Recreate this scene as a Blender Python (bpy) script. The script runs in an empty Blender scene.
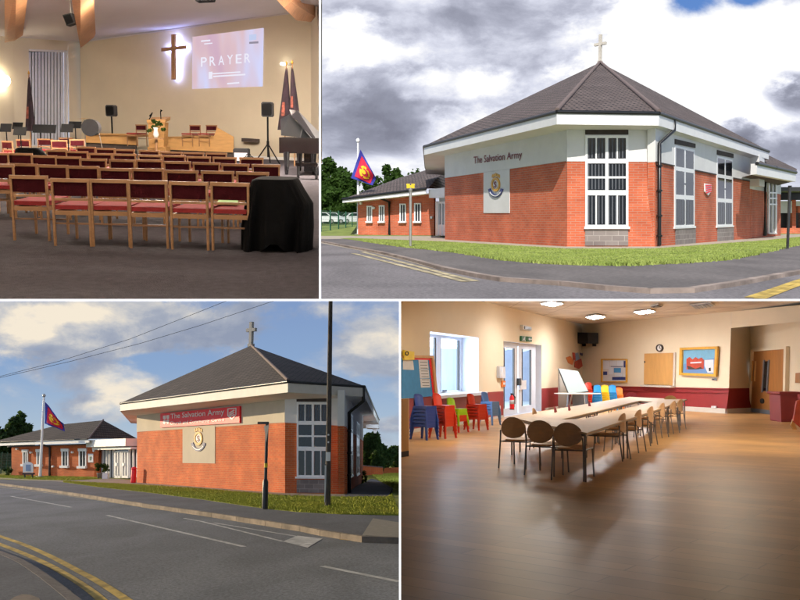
import bpy, math, random
from mathutils import Vector, Matrix
R = random.Random(7)
PI = math.pi
SC = bpy.context.scene
COL = SC.collection
F = 800*40/36.0            # focal length of the 40 mm lens in picture widths of 800
V = Vector

# ------------------------------------------------------------------ camera
cd = bpy.data.cameras.new('camera'); cam = bpy.data.objects.new('camera', cd); COL.objects.link(cam)
cd.lens = 40; cd.sensor_width = 36; cd.clip_start = 0.1; cd.clip_end = 3000
cam.rotation_euler = (PI/2, 0, 0)
SC.camera = cam
SC.view_settings.view_transform = 'Standard'; SC.view_settings.look = 'None'
SC.cycles.use_denoising = True; SC.cycles.use_adaptive_sampling = True; SC.cycles.adaptive_threshold = .04; SC.cycles.time_limit = 560
SC.cycles.max_bounces = 6; SC.cycles.diffuse_bounces = 4; SC.cycles.glossy_bounces = 3; SC.cycles.transmission_bounces = 2; SC.cycles.transparent_max_bounces = 4; SC.cycles.sample_clamp_indirect = 6
SC.view_settings.exposure = 0; SC.view_settings.gamma = 1

# ------------------------------------------------------------------ the four places
class Bay:
    """One place of the collage: a rigid frame (x right, y away, z up, ground z=0) that stands in its own corner."""
    def __init__(s, name, hz, tilt, h):
        s.name = name; s.h = h
        b = (hz-300)/F
        n = V((tilt, b, 1)).normalized()
        r = (V((1,0,0)) - n*n.x).normalized()
        fw = n.cross(r)
        m = Matrix((r, fw, n)).transposed().to_4x4()
        m.translation = -h*n
        s.M = m; s.I = m.inverted(); s.eye = V((0,0,h))
        s.col = []
    def ray(s, px, py):
        return s.I.to_3x3() @ V(((px-400)/F, 1, (300-py)/F))
    def g(s, px, py, z=0.0):
        d = s.ray(px, py); t = (z-s.h)/d.z
        return s.eye + d*t
    def far(s, px, py, y):
        d = s.ray(px, py); return s.eye + d*(y/d.y)
    def proj(s, p):
        w = s.M @ V(p); return (400+F*w.x/w.y, 300-F*w.z/w.y)
    def zat(s, p, py):
        lo, hi = -5.0, 40.0
        for _ in range(50):
            m = (lo+hi)/2
            if s.proj((p[0], p[1], m))[1] > py: lo = m
            else: hi = m
        return (lo+hi)/2
class Plane:
    """Vertical wall plane through two ground points."""
    def __init__(s, bay, A, B, flip=False):
        s.b = bay; s.A = V((A[0],A[1],0)); s.B = V((B[0],B[1],0))
        s.t = (s.B-s.A).normalized(); s.n = s.t.cross(V((0,0,1)))
        if s.n.dot(bay.eye - s.A) < 0: s.n = -s.n
    def hit(s, px, py, off=0.0):
        d = s.b.ray(px, py); A = s.A + s.n*off
        t = (A-s.b.eye).dot(s.n)/d.dot(s.n)
        return s.b.eye + d*t
    def at(s, px, py, off=0.0):           # the point seen at the pixel on the wall itself, then moved out by off
        return s.hit(px, py) + s.n*off

HALL = Bay('hall', 122, 0.02, 1.65)
DAY = Bay('day', 221.5, 0.0, 1.0)
EVE = Bay('evening', 456, 0.0, 1.8)
ROOM = Bay('room', 373, 0.0, 1.55)

# ------------------------------------------------------------------ mesh builder
class MB:
    def __init__(s): s.v = []; s.f = []; s.sm = []
    def add(s, vs, fs, smooth=False):
        o = len(s.v); s.v += [tuple(v) for v in vs]
        s.f += [tuple(i+o for i in f) for f in fs]; s.sm += [smooth]*len(fs); return s
    def poly(s, pts): return s.add(pts, [tuple(range(len(pts)))])
    def slab(s, pts, d):
        n = len(pts); d = V(d); q = [V(p) for p in pts]
        return s.add(q+[p+d for p in q], [tuple(range(n-1,-1,-1)), tuple(range(n,2*n))]+[(i,(i+1)%n,n+(i+1)%n,n+i) for i in range(n)])
    def box(s, x0,x1,y0,y1,z0,z1, bev=0.0):
        if bev > 0:
            b = min(bev, abs(x1-x0)/2.01, abs(z1-z0)/2.01)
            pts = [(x0+b,z0),(x1-b,z0),(x1,z0+b),(x1,z1-b),(x1-b,z1),(x0+b,z1),(x0,z1-b),(x0,z0+b)]
            return s.slab([(x,y0,z) for x,z in pts], (0,y1-y0,0))
        return s.slab([(x0,y0,z0),(x1,y0,z0),(x1,y1,z0),(x0,y1,z0)], (0,0,z1-z0))
    def obox(s, c, u, v, w):             # centred box with half vectors
        c=V(c);u=V(u);v=V(v);w=V(w)
        return s.slab([c-u-v-w, c+u-v-w, c+u+v-w, c-u+v-w], w*2)
    def tube(s, pts, r, n=8, caps=True):
        pts = [V(p) for p in pts]; rs = r if isinstance(r,(list,tuple)) else [r]*len(pts)
        vs = []; fs = []; ref = None
        for i,p in enumerate(pts):
            a = pts[max(0,i-1)]; b = pts[min(len(pts)-1,i+1)]; t = (b-a).normalized()
            if ref is None: ref = V((0,0,1)) if abs(t.z) < .9 else V((1,0,0))
            u = t.cross(ref).normalized(); w = t.cross(u).normalized(); ref = w if False else ref
            for k in range(n):
                an = 2*PI*k/n; vs.append(p + u*math.cos(an)*rs[i] + w*math.sin(an)*rs[i])
        for i in range(len(pts)-1):
            for k in range(n):
                a=i*n+k; b=i*n+(k+1)%n; fs.append((a,b,b+n,a+n))
        s.add(vs, fs, True)
        if caps: s.add([vs[k] for k in range(n)], [tuple(range(n))]); s.add(vs[-n:], [tuple(range(n-1,-1,-1))])
        return s
    def lathe(s, c, prof, n=16):
        c = V(c); vs=[]; fs=[]
        for r,z in prof:
            for k in range(n):
                a=2*PI*k/n; vs.append(c+V((r*math.cos(a), r*math.sin(a), z)))
        for i in range(len(prof)-1):
            for k in range(n):
                a=i*n+k; b=i*n+(k+1)%n; fs.append((a,b,b+n,a+n))
        fs.append(tuple(range(n-1,-1,-1))); m=len(prof)-1; fs.append(tuple(m*n+k for k in range(n)))
        return s.add(vs, fs, True)
    def pslab(s, P, px, o0, o1):          # pixel polygon on a wall plane, from offset o0 to o1 in front of it
        a = [P.at(x,y,o0) for x,y in px]; n=len(a)
        b = [P.at(x,y,o1) for x,y in px]
        return s.add(a+b, [tuple(range(n-1,-1,-1)), tuple(range(n,2*n))]+[(i,(i+1)%n,n+(i+1)%n,n+i) for i in range(n)])
    def grid(s, fn, nu, nv, smooth=True):
        vs=[fn(i/nu,j/nv) for j in range(nv+1) for i in range(nu+1)]
        return s.add(vs, [(j*(nu+1)+i, j*(nu+1)+i+1, (j+1)*(nu+1)+i+1, (j+1)*(nu+1)+i) for j in range(nv) for i in range(nu)], smooth)

def make_mesh(mb, name, mat, loc=(0,0,0), bevel=0):
    me = bpy.data.meshes.new(name); L = V(loc)
    me.from_pydata([V(v)-L for v in mb.v], [], mb.f)
    me.polygons.foreach_set('use_smooth', mb.sm)
    uv = me.uv_layers.new(name='UVMap')
    vs = [V(v) for v in mb.v]
    for p in me.polygons:
        n = p.normal
        if abs(n.z) < .9:
            t = V((-n.y, n.x, 0)).normalized(); w = n.cross(t)
            if w.z < 0: w = -w
        else: t = V((1,0,0)); w = V((0,1,0))
        for li in p.loop_indices:
            v = vs[me.loops[li].vertex_index]; uv.data[li].uv = (v.dot(t), v.dot(w))
    if isinstance(mat, list):
        for m in mat: me.materials.append(m)
    else: me.materials.append(mat)
    return me

def parts_px(par, name, P, polys, o0, o1, m, loc):
    for px in polys: part(par, name, MB().pslab(P, px, o0, o1), m, loc=loc, abs_=True)
def along(bay, a, b, px):
    lo, hi = 0.0, 1.0
    up_ = bay.proj(b)[0] > bay.proj(a)[0]
    for _ in range(40):
        m = (lo+hi)/2
        if (bay.proj(a.lerp(b, m))[0] < px) == up_: lo = m
        else: hi = m
    return a.lerp(b, lo)
class T:
    """a thing: an Empty (or a single mesh) placed in a bay"""
    pass
def tag(o, label, cat, group=None):
    if label: o['label'] = label
    if cat: o['category'] = cat
    if group: o['group'] = group
    return o
def thing(bay, name, label, cat, loc=(0,0,0), rz=0.0, group=None):
    o = bpy.data.objects.new(name, None); COL.objects.link(o); o.empty_display_size = .2
    o.matrix_world = bay.M @ Matrix.Translation(V(loc)) @ Matrix.Rotation(rz, 4, 'Z')
    tag(o, label, cat, group); bay.col.append(o); return o
def part(par, name, mb, mat, label=None, loc=None, abs_=False):
    """abs_: vertices are in bay coordinates, loc is the thing's base"""
    me = make_mesh(mb, name, mat, loc if abs_ and loc is not None else (0,0,0))
    o = bpy.data.objects.new(name, me); COL.objects.link(o); o.parent = par
    if label: o['label'] = label
    return o
def solo(bay, name, mb, mat, label, cat, loc=(0,0,0), group=None):
    me = make_mesh(mb, name, mat, loc)
    o = bpy.data.objects.new(name, me); COL.objects.link(o)
    o.matrix_world = bay.M @ Matrix.Translation(V(loc)); tag(o, label, cat, group); bay.col.append(o); return o
def struct(bay, name, mb, mat, kind='structure', label=None):
    me = make_mesh(mb, name, mat); o = bpy.data.objects.new(name, me); COL.objects.link(o)
    if bay: o.matrix_world = bay.M.copy(); bay.col.append(o)
    o['kind'] = kind
    if label: o['label'] = label
    return o
def dup(bay, root, loc, rz=0.0, label=None, group=None, mats=None):
    def cp(o, par):
        c = o.copy(); COL.objects.link(c); c.parent = par
        for ch in o.children: cp(ch, c)
        return c
    c = cp(root, None)
    c.matrix_world = bay.M @ Matrix.Translation(V(loc)) @ Matrix.Rotation(rz, 4, 'Z')
    if label: c['label'] = label
    if group: c['group'] = group
    bay.col.append(c); return c

def text_mb(body, quad, thick, bold=0.0, mb=None, shear=0):
    """lettering cut from sheet: quad = 4 points (top left, top right, bottom right, bottom left)"""
    cu = bpy.data.curves.new('lettering', 'FONT'); cu.body = body; cu.size = 1; cu.offset = bold; cu.resolution_u = 3
    ob = bpy.data.objects.new('lettering', cu); COL.objects.link(ob)
    dg = bpy.context.evaluated_depsgraph_get(); me = bpy.data.meshes.new_from_object(ob.evaluated_get(dg))
    xs=[v.co.x for v in me.vertices]; ys=[v.co.y for v in me.vertices]
    x0,x1,y0,y1=min(xs),max(xs),min(ys),max(ys)
    a,b,c,d=[V(q) for q in quad]; n=((b-a).cross(d-a)).normalized()*-1
    out = mb or MB()
    def mp(co, o):
        u=(co.x-x0)/(x1-x0); w=(y1-co.y)/(y1-y0)
        return (a.lerp(b,u)).lerp(d.lerp(c,u), w)+n*o
    out.add([mp(v.co,thick) for v in me.vertices], [tuple(p.vertices) for p in me.polygons])
    bpy.data.objects.remove(ob); bpy.data.curves.remove(cu); bpy.data.meshes.remove(me)
    return out

# ------------------------------------------------------------------ materials
MATS = {}
def nd(nt, typ, **kw):
    n = nt.nodes.new(typ)
    for k,v in kw.items():
        if k in n.inputs: n.inputs[k].default_value = v
        else: setattr(n, k, v)
    return n
def srgb(r,g,b):
    def c(x):
        x/=255.0; return x/12.92 if x<=.04045 else ((x+.055)/1.055)**2.4
    return (c(r),c(g),c(b),1)
def mat(name, col, rough=.6, var=.12, scale=3.0, bump=0.0, bscale=40.0, metal=0.0, spec=.5, col2=None, coat=0.0, det=6.0, space='Object', stretch=None):
    m = bpy.data.materials.new(name); m.use_nodes = True; nt = m.node_tree; nt.nodes.clear()
    out = nd(nt,'ShaderNodeOutputMaterial'); b = nd(nt,'ShaderNodeBsdfPrincipled'); nt.links.new(b.outputs[0], out.inputs[0])
    col = tuple(col)[:3]+(1,)
    b.inputs['Roughness'].default_value = rough; b.inputs['Metallic'].default_value = metal
    b.inputs['Specular IOR Level'].default_value = spec
    if coat: b.inputs['Coat Weight'].default_value = coat
    tc = nd(nt,'ShaderNodeTexCoord'); src = tc.outputs[space]
    if stretch:
        mp = nd(nt,'ShaderNodeMapping'); mp.inputs['Scale'].default_value = stretch; nt.links.new(src, mp.inputs[0]); src = mp.outputs[0]
    nz = nd(nt,'ShaderNodeTexNoise'); nz.inputs['Scale'].default_value = scale; nz.inputs['Detail'].default_value = det; nz.inputs['Roughness'].default_value=.65
    nt.links.new(src, nz.inputs['Vector'])
    rp = nd(nt,'ShaderNodeValToRGB'); rp.color_ramp.elements[0].position=.3; rp.color_ramp.elements[1].position=.7
    c2 = col2 if col2 else tuple(min(1,c*(1+var)) for c in col[:3])+(1,)
    c1 = col if col2 else tuple(c*(1-var) for c in col[:3])+(1,)
    rp.color_ramp.elements[0].color = c1; rp.color_ramp.elements[1].color = tuple(c2)[:3]+(1,)
    nt.links.new(nz.outputs[0], rp.inputs[0]); nt.links.new(rp.outputs[0], b.inputs['Base Color'])
    if bump:
        n2 = nd(nt,'ShaderNodeTexNoise'); n2.inputs['Scale'].default_value = bscale; n2.inputs['Detail'].default_value = 4
        nt.links.new(src, n2.inputs['Vector'])
        bp = nd(nt,'ShaderNodeBump'); bp.inputs['Strength'].default_value = bump; bp.inputs['Distance'].default_value=.02
        nt.links.new(n2.outputs[0], bp.inputs['Height']); nt.links.new(bp.outputs[0], b.inputs['Normal'])
    MATS[name] = m; return m
def parts_of(m):
    nt = m.node_tree; return nt, [n for n in nt.nodes if n.type=='BSDF_PRINCIPLED'][0]
def brickmat(name, c1, c2, mortar, bw, bh, ms=.012, rough=.85, offset=.5, var=.35, bump=.4):
    m = mat(name, c1, rough, var, .8)
    nt, b = parts_of(m)
    tc = nd(nt,'ShaderNodeTexCoord'); br = nd(nt,'ShaderNodeTexBrick')
    br.inputs['Scale'].default_value = 1; br.inputs['Brick Width'].default_value = bw; br.inputs['Row Height'].default_value = bh
    br.inputs['Mortar Size'].default_value = ms; br.inputs['Mortar Smooth'].default_value=.1; br.offset = offset
    br.inputs['Color1'].default_value = tuple(c1)[:3]+(1,); br.inputs['Color2'].default_value = tuple(c2)[:3]+(1,); br.inputs['Mortar'].default_value = tuple(mortar)[:3]+(1,)
    nt.links.new(tc.outputs['UV'], br.inputs['Vector'])
    nz = nd(nt,'ShaderNodeTexNoise'); nz.inputs['Scale'].default_value=.7; nz.inputs['Detail'].default_value=8; nt.links.new(tc.outputs['UV'], nz.inputs['Vector'])
    mx = nd(nt,'ShaderNodeMix', data_type='RGBA', blend_type='MULTIPLY'); mx.inputs[0].default_value=1
    rp = nd(nt,'ShaderNodeValToRGB'); rp.color_ramp.elements[0].position=.3; rp.color_ramp.elements[1].position=.7
    rp.color_ramp.elements[0].color=(.68,.63,.62,1); rp.color_ramp.elements[1].color=(1.08,1.06,1.04,1)
    nt.links.new(nz.outputs[0], rp.inputs[0]); nt.links.new(br.outputs[0], mx.inputs[6]); nt.links.new(rp.outputs[0], mx.inputs[7])
    nt.links.new(mx.outputs[2], b.inputs['Base Color'])
    bp = nd(nt,'ShaderNodeBump'); bp.inputs['Strength'].default_value=bump; bp.inputs['Distance'].default_value=.01; bp.invert=True
    nt.links.new(br.outputs['Fac'], bp.inputs['Height']); nt.links.new(bp.outputs[0], b.inputs['Normal'])
    return m
def emis(name, col, strength):
    m = bpy.data.materials.new(name); m.use_nodes=True; nt=m.node_tree; nt.nodes.clear()
    o=nd(nt,'ShaderNodeOutputMaterial'); e=nd(nt,'ShaderNodeEmission'); e.inputs[0].default_value=tuple(col)[:3]+(1,); e.inputs[1].default_value=strength
    nt.links.new(e.outputs[0],o.inputs[0]); MATS[name]=m; return m
def glassy(name, col=(.02,.025,.03), rough=.05):
    return mat(name, col, rough, .1, 1.0, spec=.8, bump=.05, bscale=.8)
def leafmat(name, c1, c2):
    m = mat(name, c1, .7, 0, .9, col2=c2, spec=.15, det=3); nt,b = parts_of(m)
    b.inputs['Subsurface Weight'].default_value = 0
    out=[n for n in nt.nodes if n.type=='OUTPUT_MATERIAL'][0]
    tr=nd(nt,'ShaderNodeBsdfTranslucent'); tr.inputs[0].default_value=(c2[0]*1.2,c2[1]*1.3,c2[2]*.8,1)
    ms=nd(nt,'ShaderNodeMixShader'); ms.inputs[0].default_value=.3
    nt.links.new(b.outputs[0],ms.inputs[1]); nt.links.new(tr.outputs[0],ms.inputs[2]); nt.links.new(ms.outputs[0],out.inputs[0]); return m

# shared things
def leaves(mb, c, rx, ry, rz, n, size, rnd, clumps=14):
    """foliage: many small leaf faces gathered in clumps through the crown's volume"""
    c=V(c); cl=[]
    for _ in range(clumps):
        while True:
            p=V((rnd.uniform(-1,1),rnd.uniform(-1,1),rnd.uniform(-1,1)))
            if .25<p.length<.95: break
        cl.append((V((p.x*rx,p.y*ry,p.z*rz)), rnd.uniform(.24,.45)))
    for _ in range(n):
        q,r=cl[rnd.randrange(clumps)]
        d=V((rnd.gauss(0,1),rnd.gauss(0,1),rnd.gauss(0,1))).normalized()*(rnd.random()**.4)
        p=c+q+V((d.x*rx*r,d.y*ry*r,d.z*rz*r))
        u=V((rnd.gauss(0,1),rnd.gauss(0,1),rnd.gauss(0,.6))).normalized(); w=u.cross(V((rnd.gauss(0,1),rnd.gauss(0,1),rnd.gauss(0,1)))).normalized()
        s=size*rnd.uniform(.6,1.4)
        mb.add([p-u*s, p+w*s*.6, p+u*s, p-w*s*.6], [(0,1,2,3)])
    return mb
def tree(bay, name, label, loc, height, rx, rz, n, size, lm, seed, trunk_r=.2, group=None, clumps=16, cat='tree'):
    rnd=random.Random(seed); t=thing(bay,name,label,cat,loc,0,group)
    tb=MB(); h0=height-2*rz
    tb.tube([(0,0,-.2),(rnd.uniform(-.1,.1),0,h0*.6+.1),(rnd.uniform(-.2,.2),0,height-rz)],[trunk_r,trunk_r*.75,trunk_r*.3],8)
    for k in range(7):
        a=rnd.uniform(0,2*PI); z=max(.3,h0)*rnd.uniform(.8,1.0)+rz*rnd.uniform(0,.6)
        tb.tube([(0,0,z),(rx*.35*math.cos(a),rx*.35*math.sin(a),z+rz*.35),(rx*.65*math.cos(a),rx*.65*math.sin(a),z+rz*.55)],[trunk_r*.4,trunk_r*.25,trunk_r*.1],5)
    part(t,'trunk',tb,MATS['bark'])
    part(t,'crown',leaves(MB(),(0,0,height-rz),rx,rx,rz,n,size,rnd,clumps),lm)
    return t
# ------------------------------------------------------------------ shared materials
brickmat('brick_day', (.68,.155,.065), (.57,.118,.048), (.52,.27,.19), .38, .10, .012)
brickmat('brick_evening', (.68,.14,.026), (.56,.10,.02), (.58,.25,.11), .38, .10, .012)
brickmat('block_grey', (.30,.27,.25), (.24,.21,.20), (.40,.37,.34), .5, .22, .015)
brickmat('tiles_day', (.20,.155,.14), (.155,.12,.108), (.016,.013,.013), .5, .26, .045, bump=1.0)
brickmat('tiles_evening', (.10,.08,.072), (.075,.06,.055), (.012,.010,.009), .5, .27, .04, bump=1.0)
brickmat('paving', (.36,.31,.25), (.32,.27,.22), (.2,.17,.14), .6, .4, .012, offset=0)
mat('render_wall', (.70,.69,.68), .9, .07, .6, .2, 60)
mat('render_cream', (.56,.49,.38), .9, .07, .6, .2, 60)
mat('white_paint', (.80,.79,.77), .45, .04, 2)
mat('white_plastic', (.82,.82,.82), .3, .03, 2)
mat('black_paint', (.012,.012,.013), .35, .3, 4)
mat('dark_metal', (.03,.03,.032), .4, .3, 6, .1, 30)
mat('galvanised', (.42,.41,.38), .45, .15, 6, .1, 40, metal=.5)
mat('pole_wood', (.075,.062,.052), .85, .4, 3, .4, 14, stretch=(8,8,.6))
mat('ridge_tile', (.17,.125,.112), .8, .15, 4, .2, 10)
mat('lintel_dark', (.055,.04,.035), .8, .3, 3)
mat('gold', (.62,.33,.04), .5, .15, 4)
mat('yellow_paint', (.75,.55,.02), .5, .1, 3)
mat('line_yellow', (.62,.43,.09), .8, .3, 4, det=8)
mat('line_cream', (.55,.46,.28), .85, .3, 4, det=8)
mat('line_white', (.58,.58,.56), .8, .25, 5, det=8)
mat('navy_paint', (.03,.04,.16), .5, .1, 3)
mat('red_sign', (.92,.02,.035), .45, .05, 2)
mat('maroon_letters', (.16,.015,.02), .5, .1, 2)
mat('window_dark', (.010,.012,.016), .10, .5, .7, spec=.45)
mat('blind_slat', (.085,.09,.105), .7, .1, 4)
mat('bark', (.07,.05,.035), .9, .3, 5, .5, 12)
mat('asphalt_day', (.20,.182,.186), .9, .45, 14, .5, 45, det=12)
mat('asphalt_eve', (.17,.178,.19), .85, .5, 20, .6, 60, det=14)
mat('footway_day', (.15,.132,.125), .9, .35, 9, .3, 50, det=12)
mat('footway_eve', (.11,.115,.127), .9, .4, 14, .4, 60, det=12)
mat('kerb_day', (.33,.26,.22), .85, .25, 2, .3, 30)
mat('kerb_eve', (.24,.19,.14), .85, .3, 2, .3, 30)
mat('path_light', (.42,.36,.28), .9, .12, 1.5, .3, 30)
mat('grass_day', (.16,.22,.035), .95, .3, .6, .6, 30, det=8, col2=(.30,.36,.08))
mat('grass_eve', (.17,.22,.02), .95, .3, .6, .6, 30, det=8, col2=(.34,.33,.05))
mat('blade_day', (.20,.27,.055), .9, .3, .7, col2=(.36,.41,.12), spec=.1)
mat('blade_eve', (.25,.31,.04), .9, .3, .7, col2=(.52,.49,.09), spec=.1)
mat('soil_far', (.12,.11,.06), .95, .3, .2)
leafmat('leaf_day', (.020,.045,.008), (.06,.115,.02))
leafmat('leaf_eve', (.022,.048,.016), (.055,.095,.028))
leafmat('leaf_bush', (.03,.06,.01), (.08,.10,.02))
mat('car_silver', (.62,.65,.70), .25, .03, 2, coat=.8)
mat('car_white', (.8,.8,.8), .25, .03, 2, coat=.8)
mat('rubber', (.012,.012,.012), .8, .2, 6)
mat('fence_green', (.015,.10,.05), .5, .1, 3)
mat('flag_red', (.60,.015,.05), .8, .12, 3)
mat('flag_blue', (.035,.04,.30), .8, .12, 3)
mat('flag_yellow', (.85,.50,.02), .8, .1, 3)
mat('divider', (.85,.85,.85), .6, .02, 3); mat('divider_side', (.78,.78,.79), .9, .05, 1, spec=.1)

def church_window(par, P, q, loc, lintel=None, plinth=None, blinds=(1,1,1)):
    """q: pixel corners TL,TR,BR,BL of the frame on the wall plane"""
    c=[P.hit(*p) for p in q]; n=P.n
    def pt(u,v,o): return c[0].lerp(c[1],u).lerp(c[3].lerp(c[2],u),v)+n*o
    def bar(mb,u0,v0,u1,v1,o0,o1):
        mb.slab([pt(u0,v0,o0),pt(u1,v0,o0),pt(u1,v1,o0),pt(u0,v1,o0)], n*(o1-o0))
    fr=MB(); DP=.065 if P is not PC else .035
    for b in ((0,0,.055,1),(.945,0,1,1)): bar(fr,*b,.0,DP)
    for b in ((.055,0,.945,.028),(.055,.965,.945,1),(.055,.25,.945,.30),(.055,.59,.945,.645)): bar(fr,*b,.0,DP*.96)
    bar(fr,.055,.44,.945,.462,.0,DP*.8)
    for v0,v1 in ((.028,.25),(.30,.44),(.462,.59),(.645,.965)): bar(fr,.465,v0,.535,v1,0,DP*.9)
    for v0,v1 in ((.028,.25),(.645,.965)):
        bar(fr,.24,v0,.272,v1,0,DP*.75); bar(fr,.728,v0,.76,v1,0,DP*.75)
    bar(fr,-.03,.985,1.03,1.01,.0,DP*2)
    w=part(par,'window',fr,MATS['white_plastic'],loc=loc,abs_=True)
    pn=MB(); bar(pn,.05,.02,.95,.97,.01,.03)
    g=make_mesh(pn,'pane',MATS['window_dark'],loc); o=bpy.data.objects.new('pane',g); COL.objects.link(o); o.parent=w
    sl=MB()
    for (v0,v1),k in zip(((.03,.24),(.31,.58),(.655,.955)),blinds):
        if not k: continue
        N=11
        for i in range(N):
            u=.065+(.87)*i/N
            bar(sl,u,v0,u+.03,v1,.031,.033)
    g=make_mesh(sl,'blind',MATS['blind_slat'],loc); o=bpy.data.objects.new('blind',g); COL.objects.link(o); o.parent=w
    return w
def disc_on(P, px, py, r_px_x, r_px_y, o0, o1, n=20, a0=0, a1=2*PI, mb=None, inner=None):
    mb=mb or MB()
    if inner is None:
        return mb.pslab(P,[(px+r_px_x*math.cos(a0+(a1-a0)*k/n), py+r_px_y*math.sin(a0+(a1-a0)*k/n)) for k in range(n)],o0,o1)
    for k in range(n):
        a=a0+(a1-a0)*k/n; b=a0+(a1-a0)*(k+1)/n
        mb.pslab(P,[(px+r_px_x*math.cos(a),py+r_px_y*math.sin(a)),(px+r_px_x*math.cos(b),py+r_px_y*math.sin(b)),
                    (px+inner[0]*math.cos(b),py+inner[1]*math.sin(b)),(px+inner[0]*math.cos(a),py+inner[1]*math.sin(a))],o0,o1)
    return mb
def crest(bay, P, cx, cy, s, loc, label, slope):
    """gold round emblem under a crown with a dark ribbon below, fixed on the white wall panel"""
    t=thing(bay,'wall_crest',label,'crest',loc)
    part(t,'emblem',disc_on(P,cx,cy,4.2*s,7.0*s,.03,.09,24,inner=(2.9*s,4.6*s)),MATS['gold'],loc=loc,abs_=True)
    part(t,'emblem_centre',disc_on(P,cx,cy,2.6*s,4.3*s,.03,.06,20),MATS['white_paint'],loc=loc,abs_=True)
    q=[(cx-1.4*s,cy-3.2*s),(cx+1.4*s,cy-3.2*s),(cx+1.4*s,cy+3.2*s),(cx-1.4*s,cy+3.2*s)]
    part(t,'emblem_letter',text_mb('S',[P.at(x,y,.06) for x,y in q],.03,.03),MATS['maroon_letters'],loc=loc,abs_=True)
    cr=MB()
    for k in range(5):
        x=cx+(k-2)*1.6*s; y=cy-10.4*s+abs(k-2)*.7*s
        cr.pslab(P,[(x-.7*s,y+2.2*s),(x-.5*s,y-.4*s),(x,y-1.2*s),(x+.5*s,y-.4*s),(x+.7*s,y+2.2*s)],.03,.07)
    part(t,'crown',cr,MATS['gold'],loc=loc,abs_=True)
    rb=disc_on(P,cx,cy+2*s,7.6*s,11.0*s,.03,.08,12,a0=PI*.08,a1=PI*.92,inner=(5.4*s,8.0*s))
    part(t,'ribbon',rb,MATS['navy_paint'],loc=loc,abs_=True)
    rl=disc_on(P,cx,cy+2*s,6.9*s,9.9*s,.08,.10,9,a0=PI*.2,a1=PI*.8,inner=(6.2*s,9.0*s))
    part(t,'ribbon_lettering',rl,MATS['white_paint'],loc=loc,abs_=True)
    return t
def roof_cross(par, bay, base, px_top, s, loc, face):
    """stone cross standing on the roof apex"""
    z0=base.z; z1=bay.zat(base,px_top); H=z1-z0; f=V(face).normalized(); side=V((-f.y,f.x,0)); w=s
    mb=MB(); mb.obox((base.x,base.y,(z0+z1)/2-.1), side*w, f*w, V((0,0,H/2+.1)))
    mb.obox((base.x,base.y,z0+H*.66), side*(H*.25), f*w*.98, V((0,0,w)))
    mb.obox((base.x,base.y,z0+.02), side*w*1.5, f*w*1.5, V((0,0,.1)))
    part(par,'roof_cross',mb,MATS['stone_cross'],loc=loc,abs_=True)
mat('stone_cross',(.55,.50,.42),.8,.1,3)
def hips(pairs, r=.13):
    mb=MB()
    for a,b in pairs:
        a=V(a);b=V(b); mb.tube([a+V((0,0,.04)),b+V((0,0,.04))],r,6)
    return mb
def blades(bay, name, polypx, n, hgt, m, seed, label=None, wid=.012):
    """short upright grass blades scattered over a traced lawn outline"""
    rnd=random.Random(seed); pts=[bay.g(x,y) for x,y in polypx]
    x0=min(p[0] for p in polypx);x1=max(p[0] for p in polypx);y0=min(p[1] for p in polypx);y1=max(p[1] for p in polypx)
    X0=min(p.x for p in pts);X1=max(p.x for p in pts);Y0=min(p.y for p in pts);Y1=max(p.y for p in pts)
    def inside(x,y):
        c=False;j=len(pts)-1
        for i in range(len(pts)):
            if (pts[i].y>y)!=(pts[j].y>y) and x<(pts[j].x-pts[i].x)*(y-pts[i].y)/(pts[j].y-pts[i].y)+pts[i].x: c=not c
            j=i
        return c
    mb=MB();k=0;tries=0
    while k<n and tries<n*12:
        tries+=1
        x=rnd.uniform(X0,X1); y=Y0+(Y1-Y0)*rnd.random()**1.6
        if not inside(x,y): continue
        h=hgt*rnd.uniform(.4,1.3); w=wid*rnd.uniform(.7,1.6); a=rnd.uniform(0,PI)
        dx,dy=math.cos(a)*w,math.sin(a)*w; lx,ly=rnd.uniform(-.5,.5)*h,rnd.uniform(-.5,.5)*h
        mb.add([(x-dx,y-dy,.0),(x+dx,y+dy,.0),(x+lx,y+ly,h)],[(0,1,2)]); k+=1
    return struct(bay,name,mb,m,'stuff',label)
def sheet(bay, name, px, z, m, kind='structure', thick=None, label=None, clip=None):
    pts=[bay.g(x,y,z) for x,y in px]
    if clip: pts=clip(pts)
    mb=MB()
    if thick: mb.slab([p-V((0,0,thick)) for p in pts],(0,0,thick))
    else: mb.poly(pts)
    o=struct(bay,name,mb,m,kind,label); return o
def strip(bay, mb, px, w, z, taper=True):
    """painted line of width w along traced points"""
    pts=[bay.g(x,y,z) for x,y in px]
    for i in range(len(pts)-1):
        a,b=pts[i],pts[i+1]; t0=(pts[i+1]-pts[max(0,i-1)]).normalized(); t1=(pts[min(len(pts)-1,i+2)]-pts[i]).normalized()
        s0=V((-t0.y,t0.x,0))*w/2; s1=V((-t1.y,t1.x,0))*w/2
        mb.add([a+s0,a-s0,b-s1,b+s1],[(0,1,2,3)])
    return mb

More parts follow.
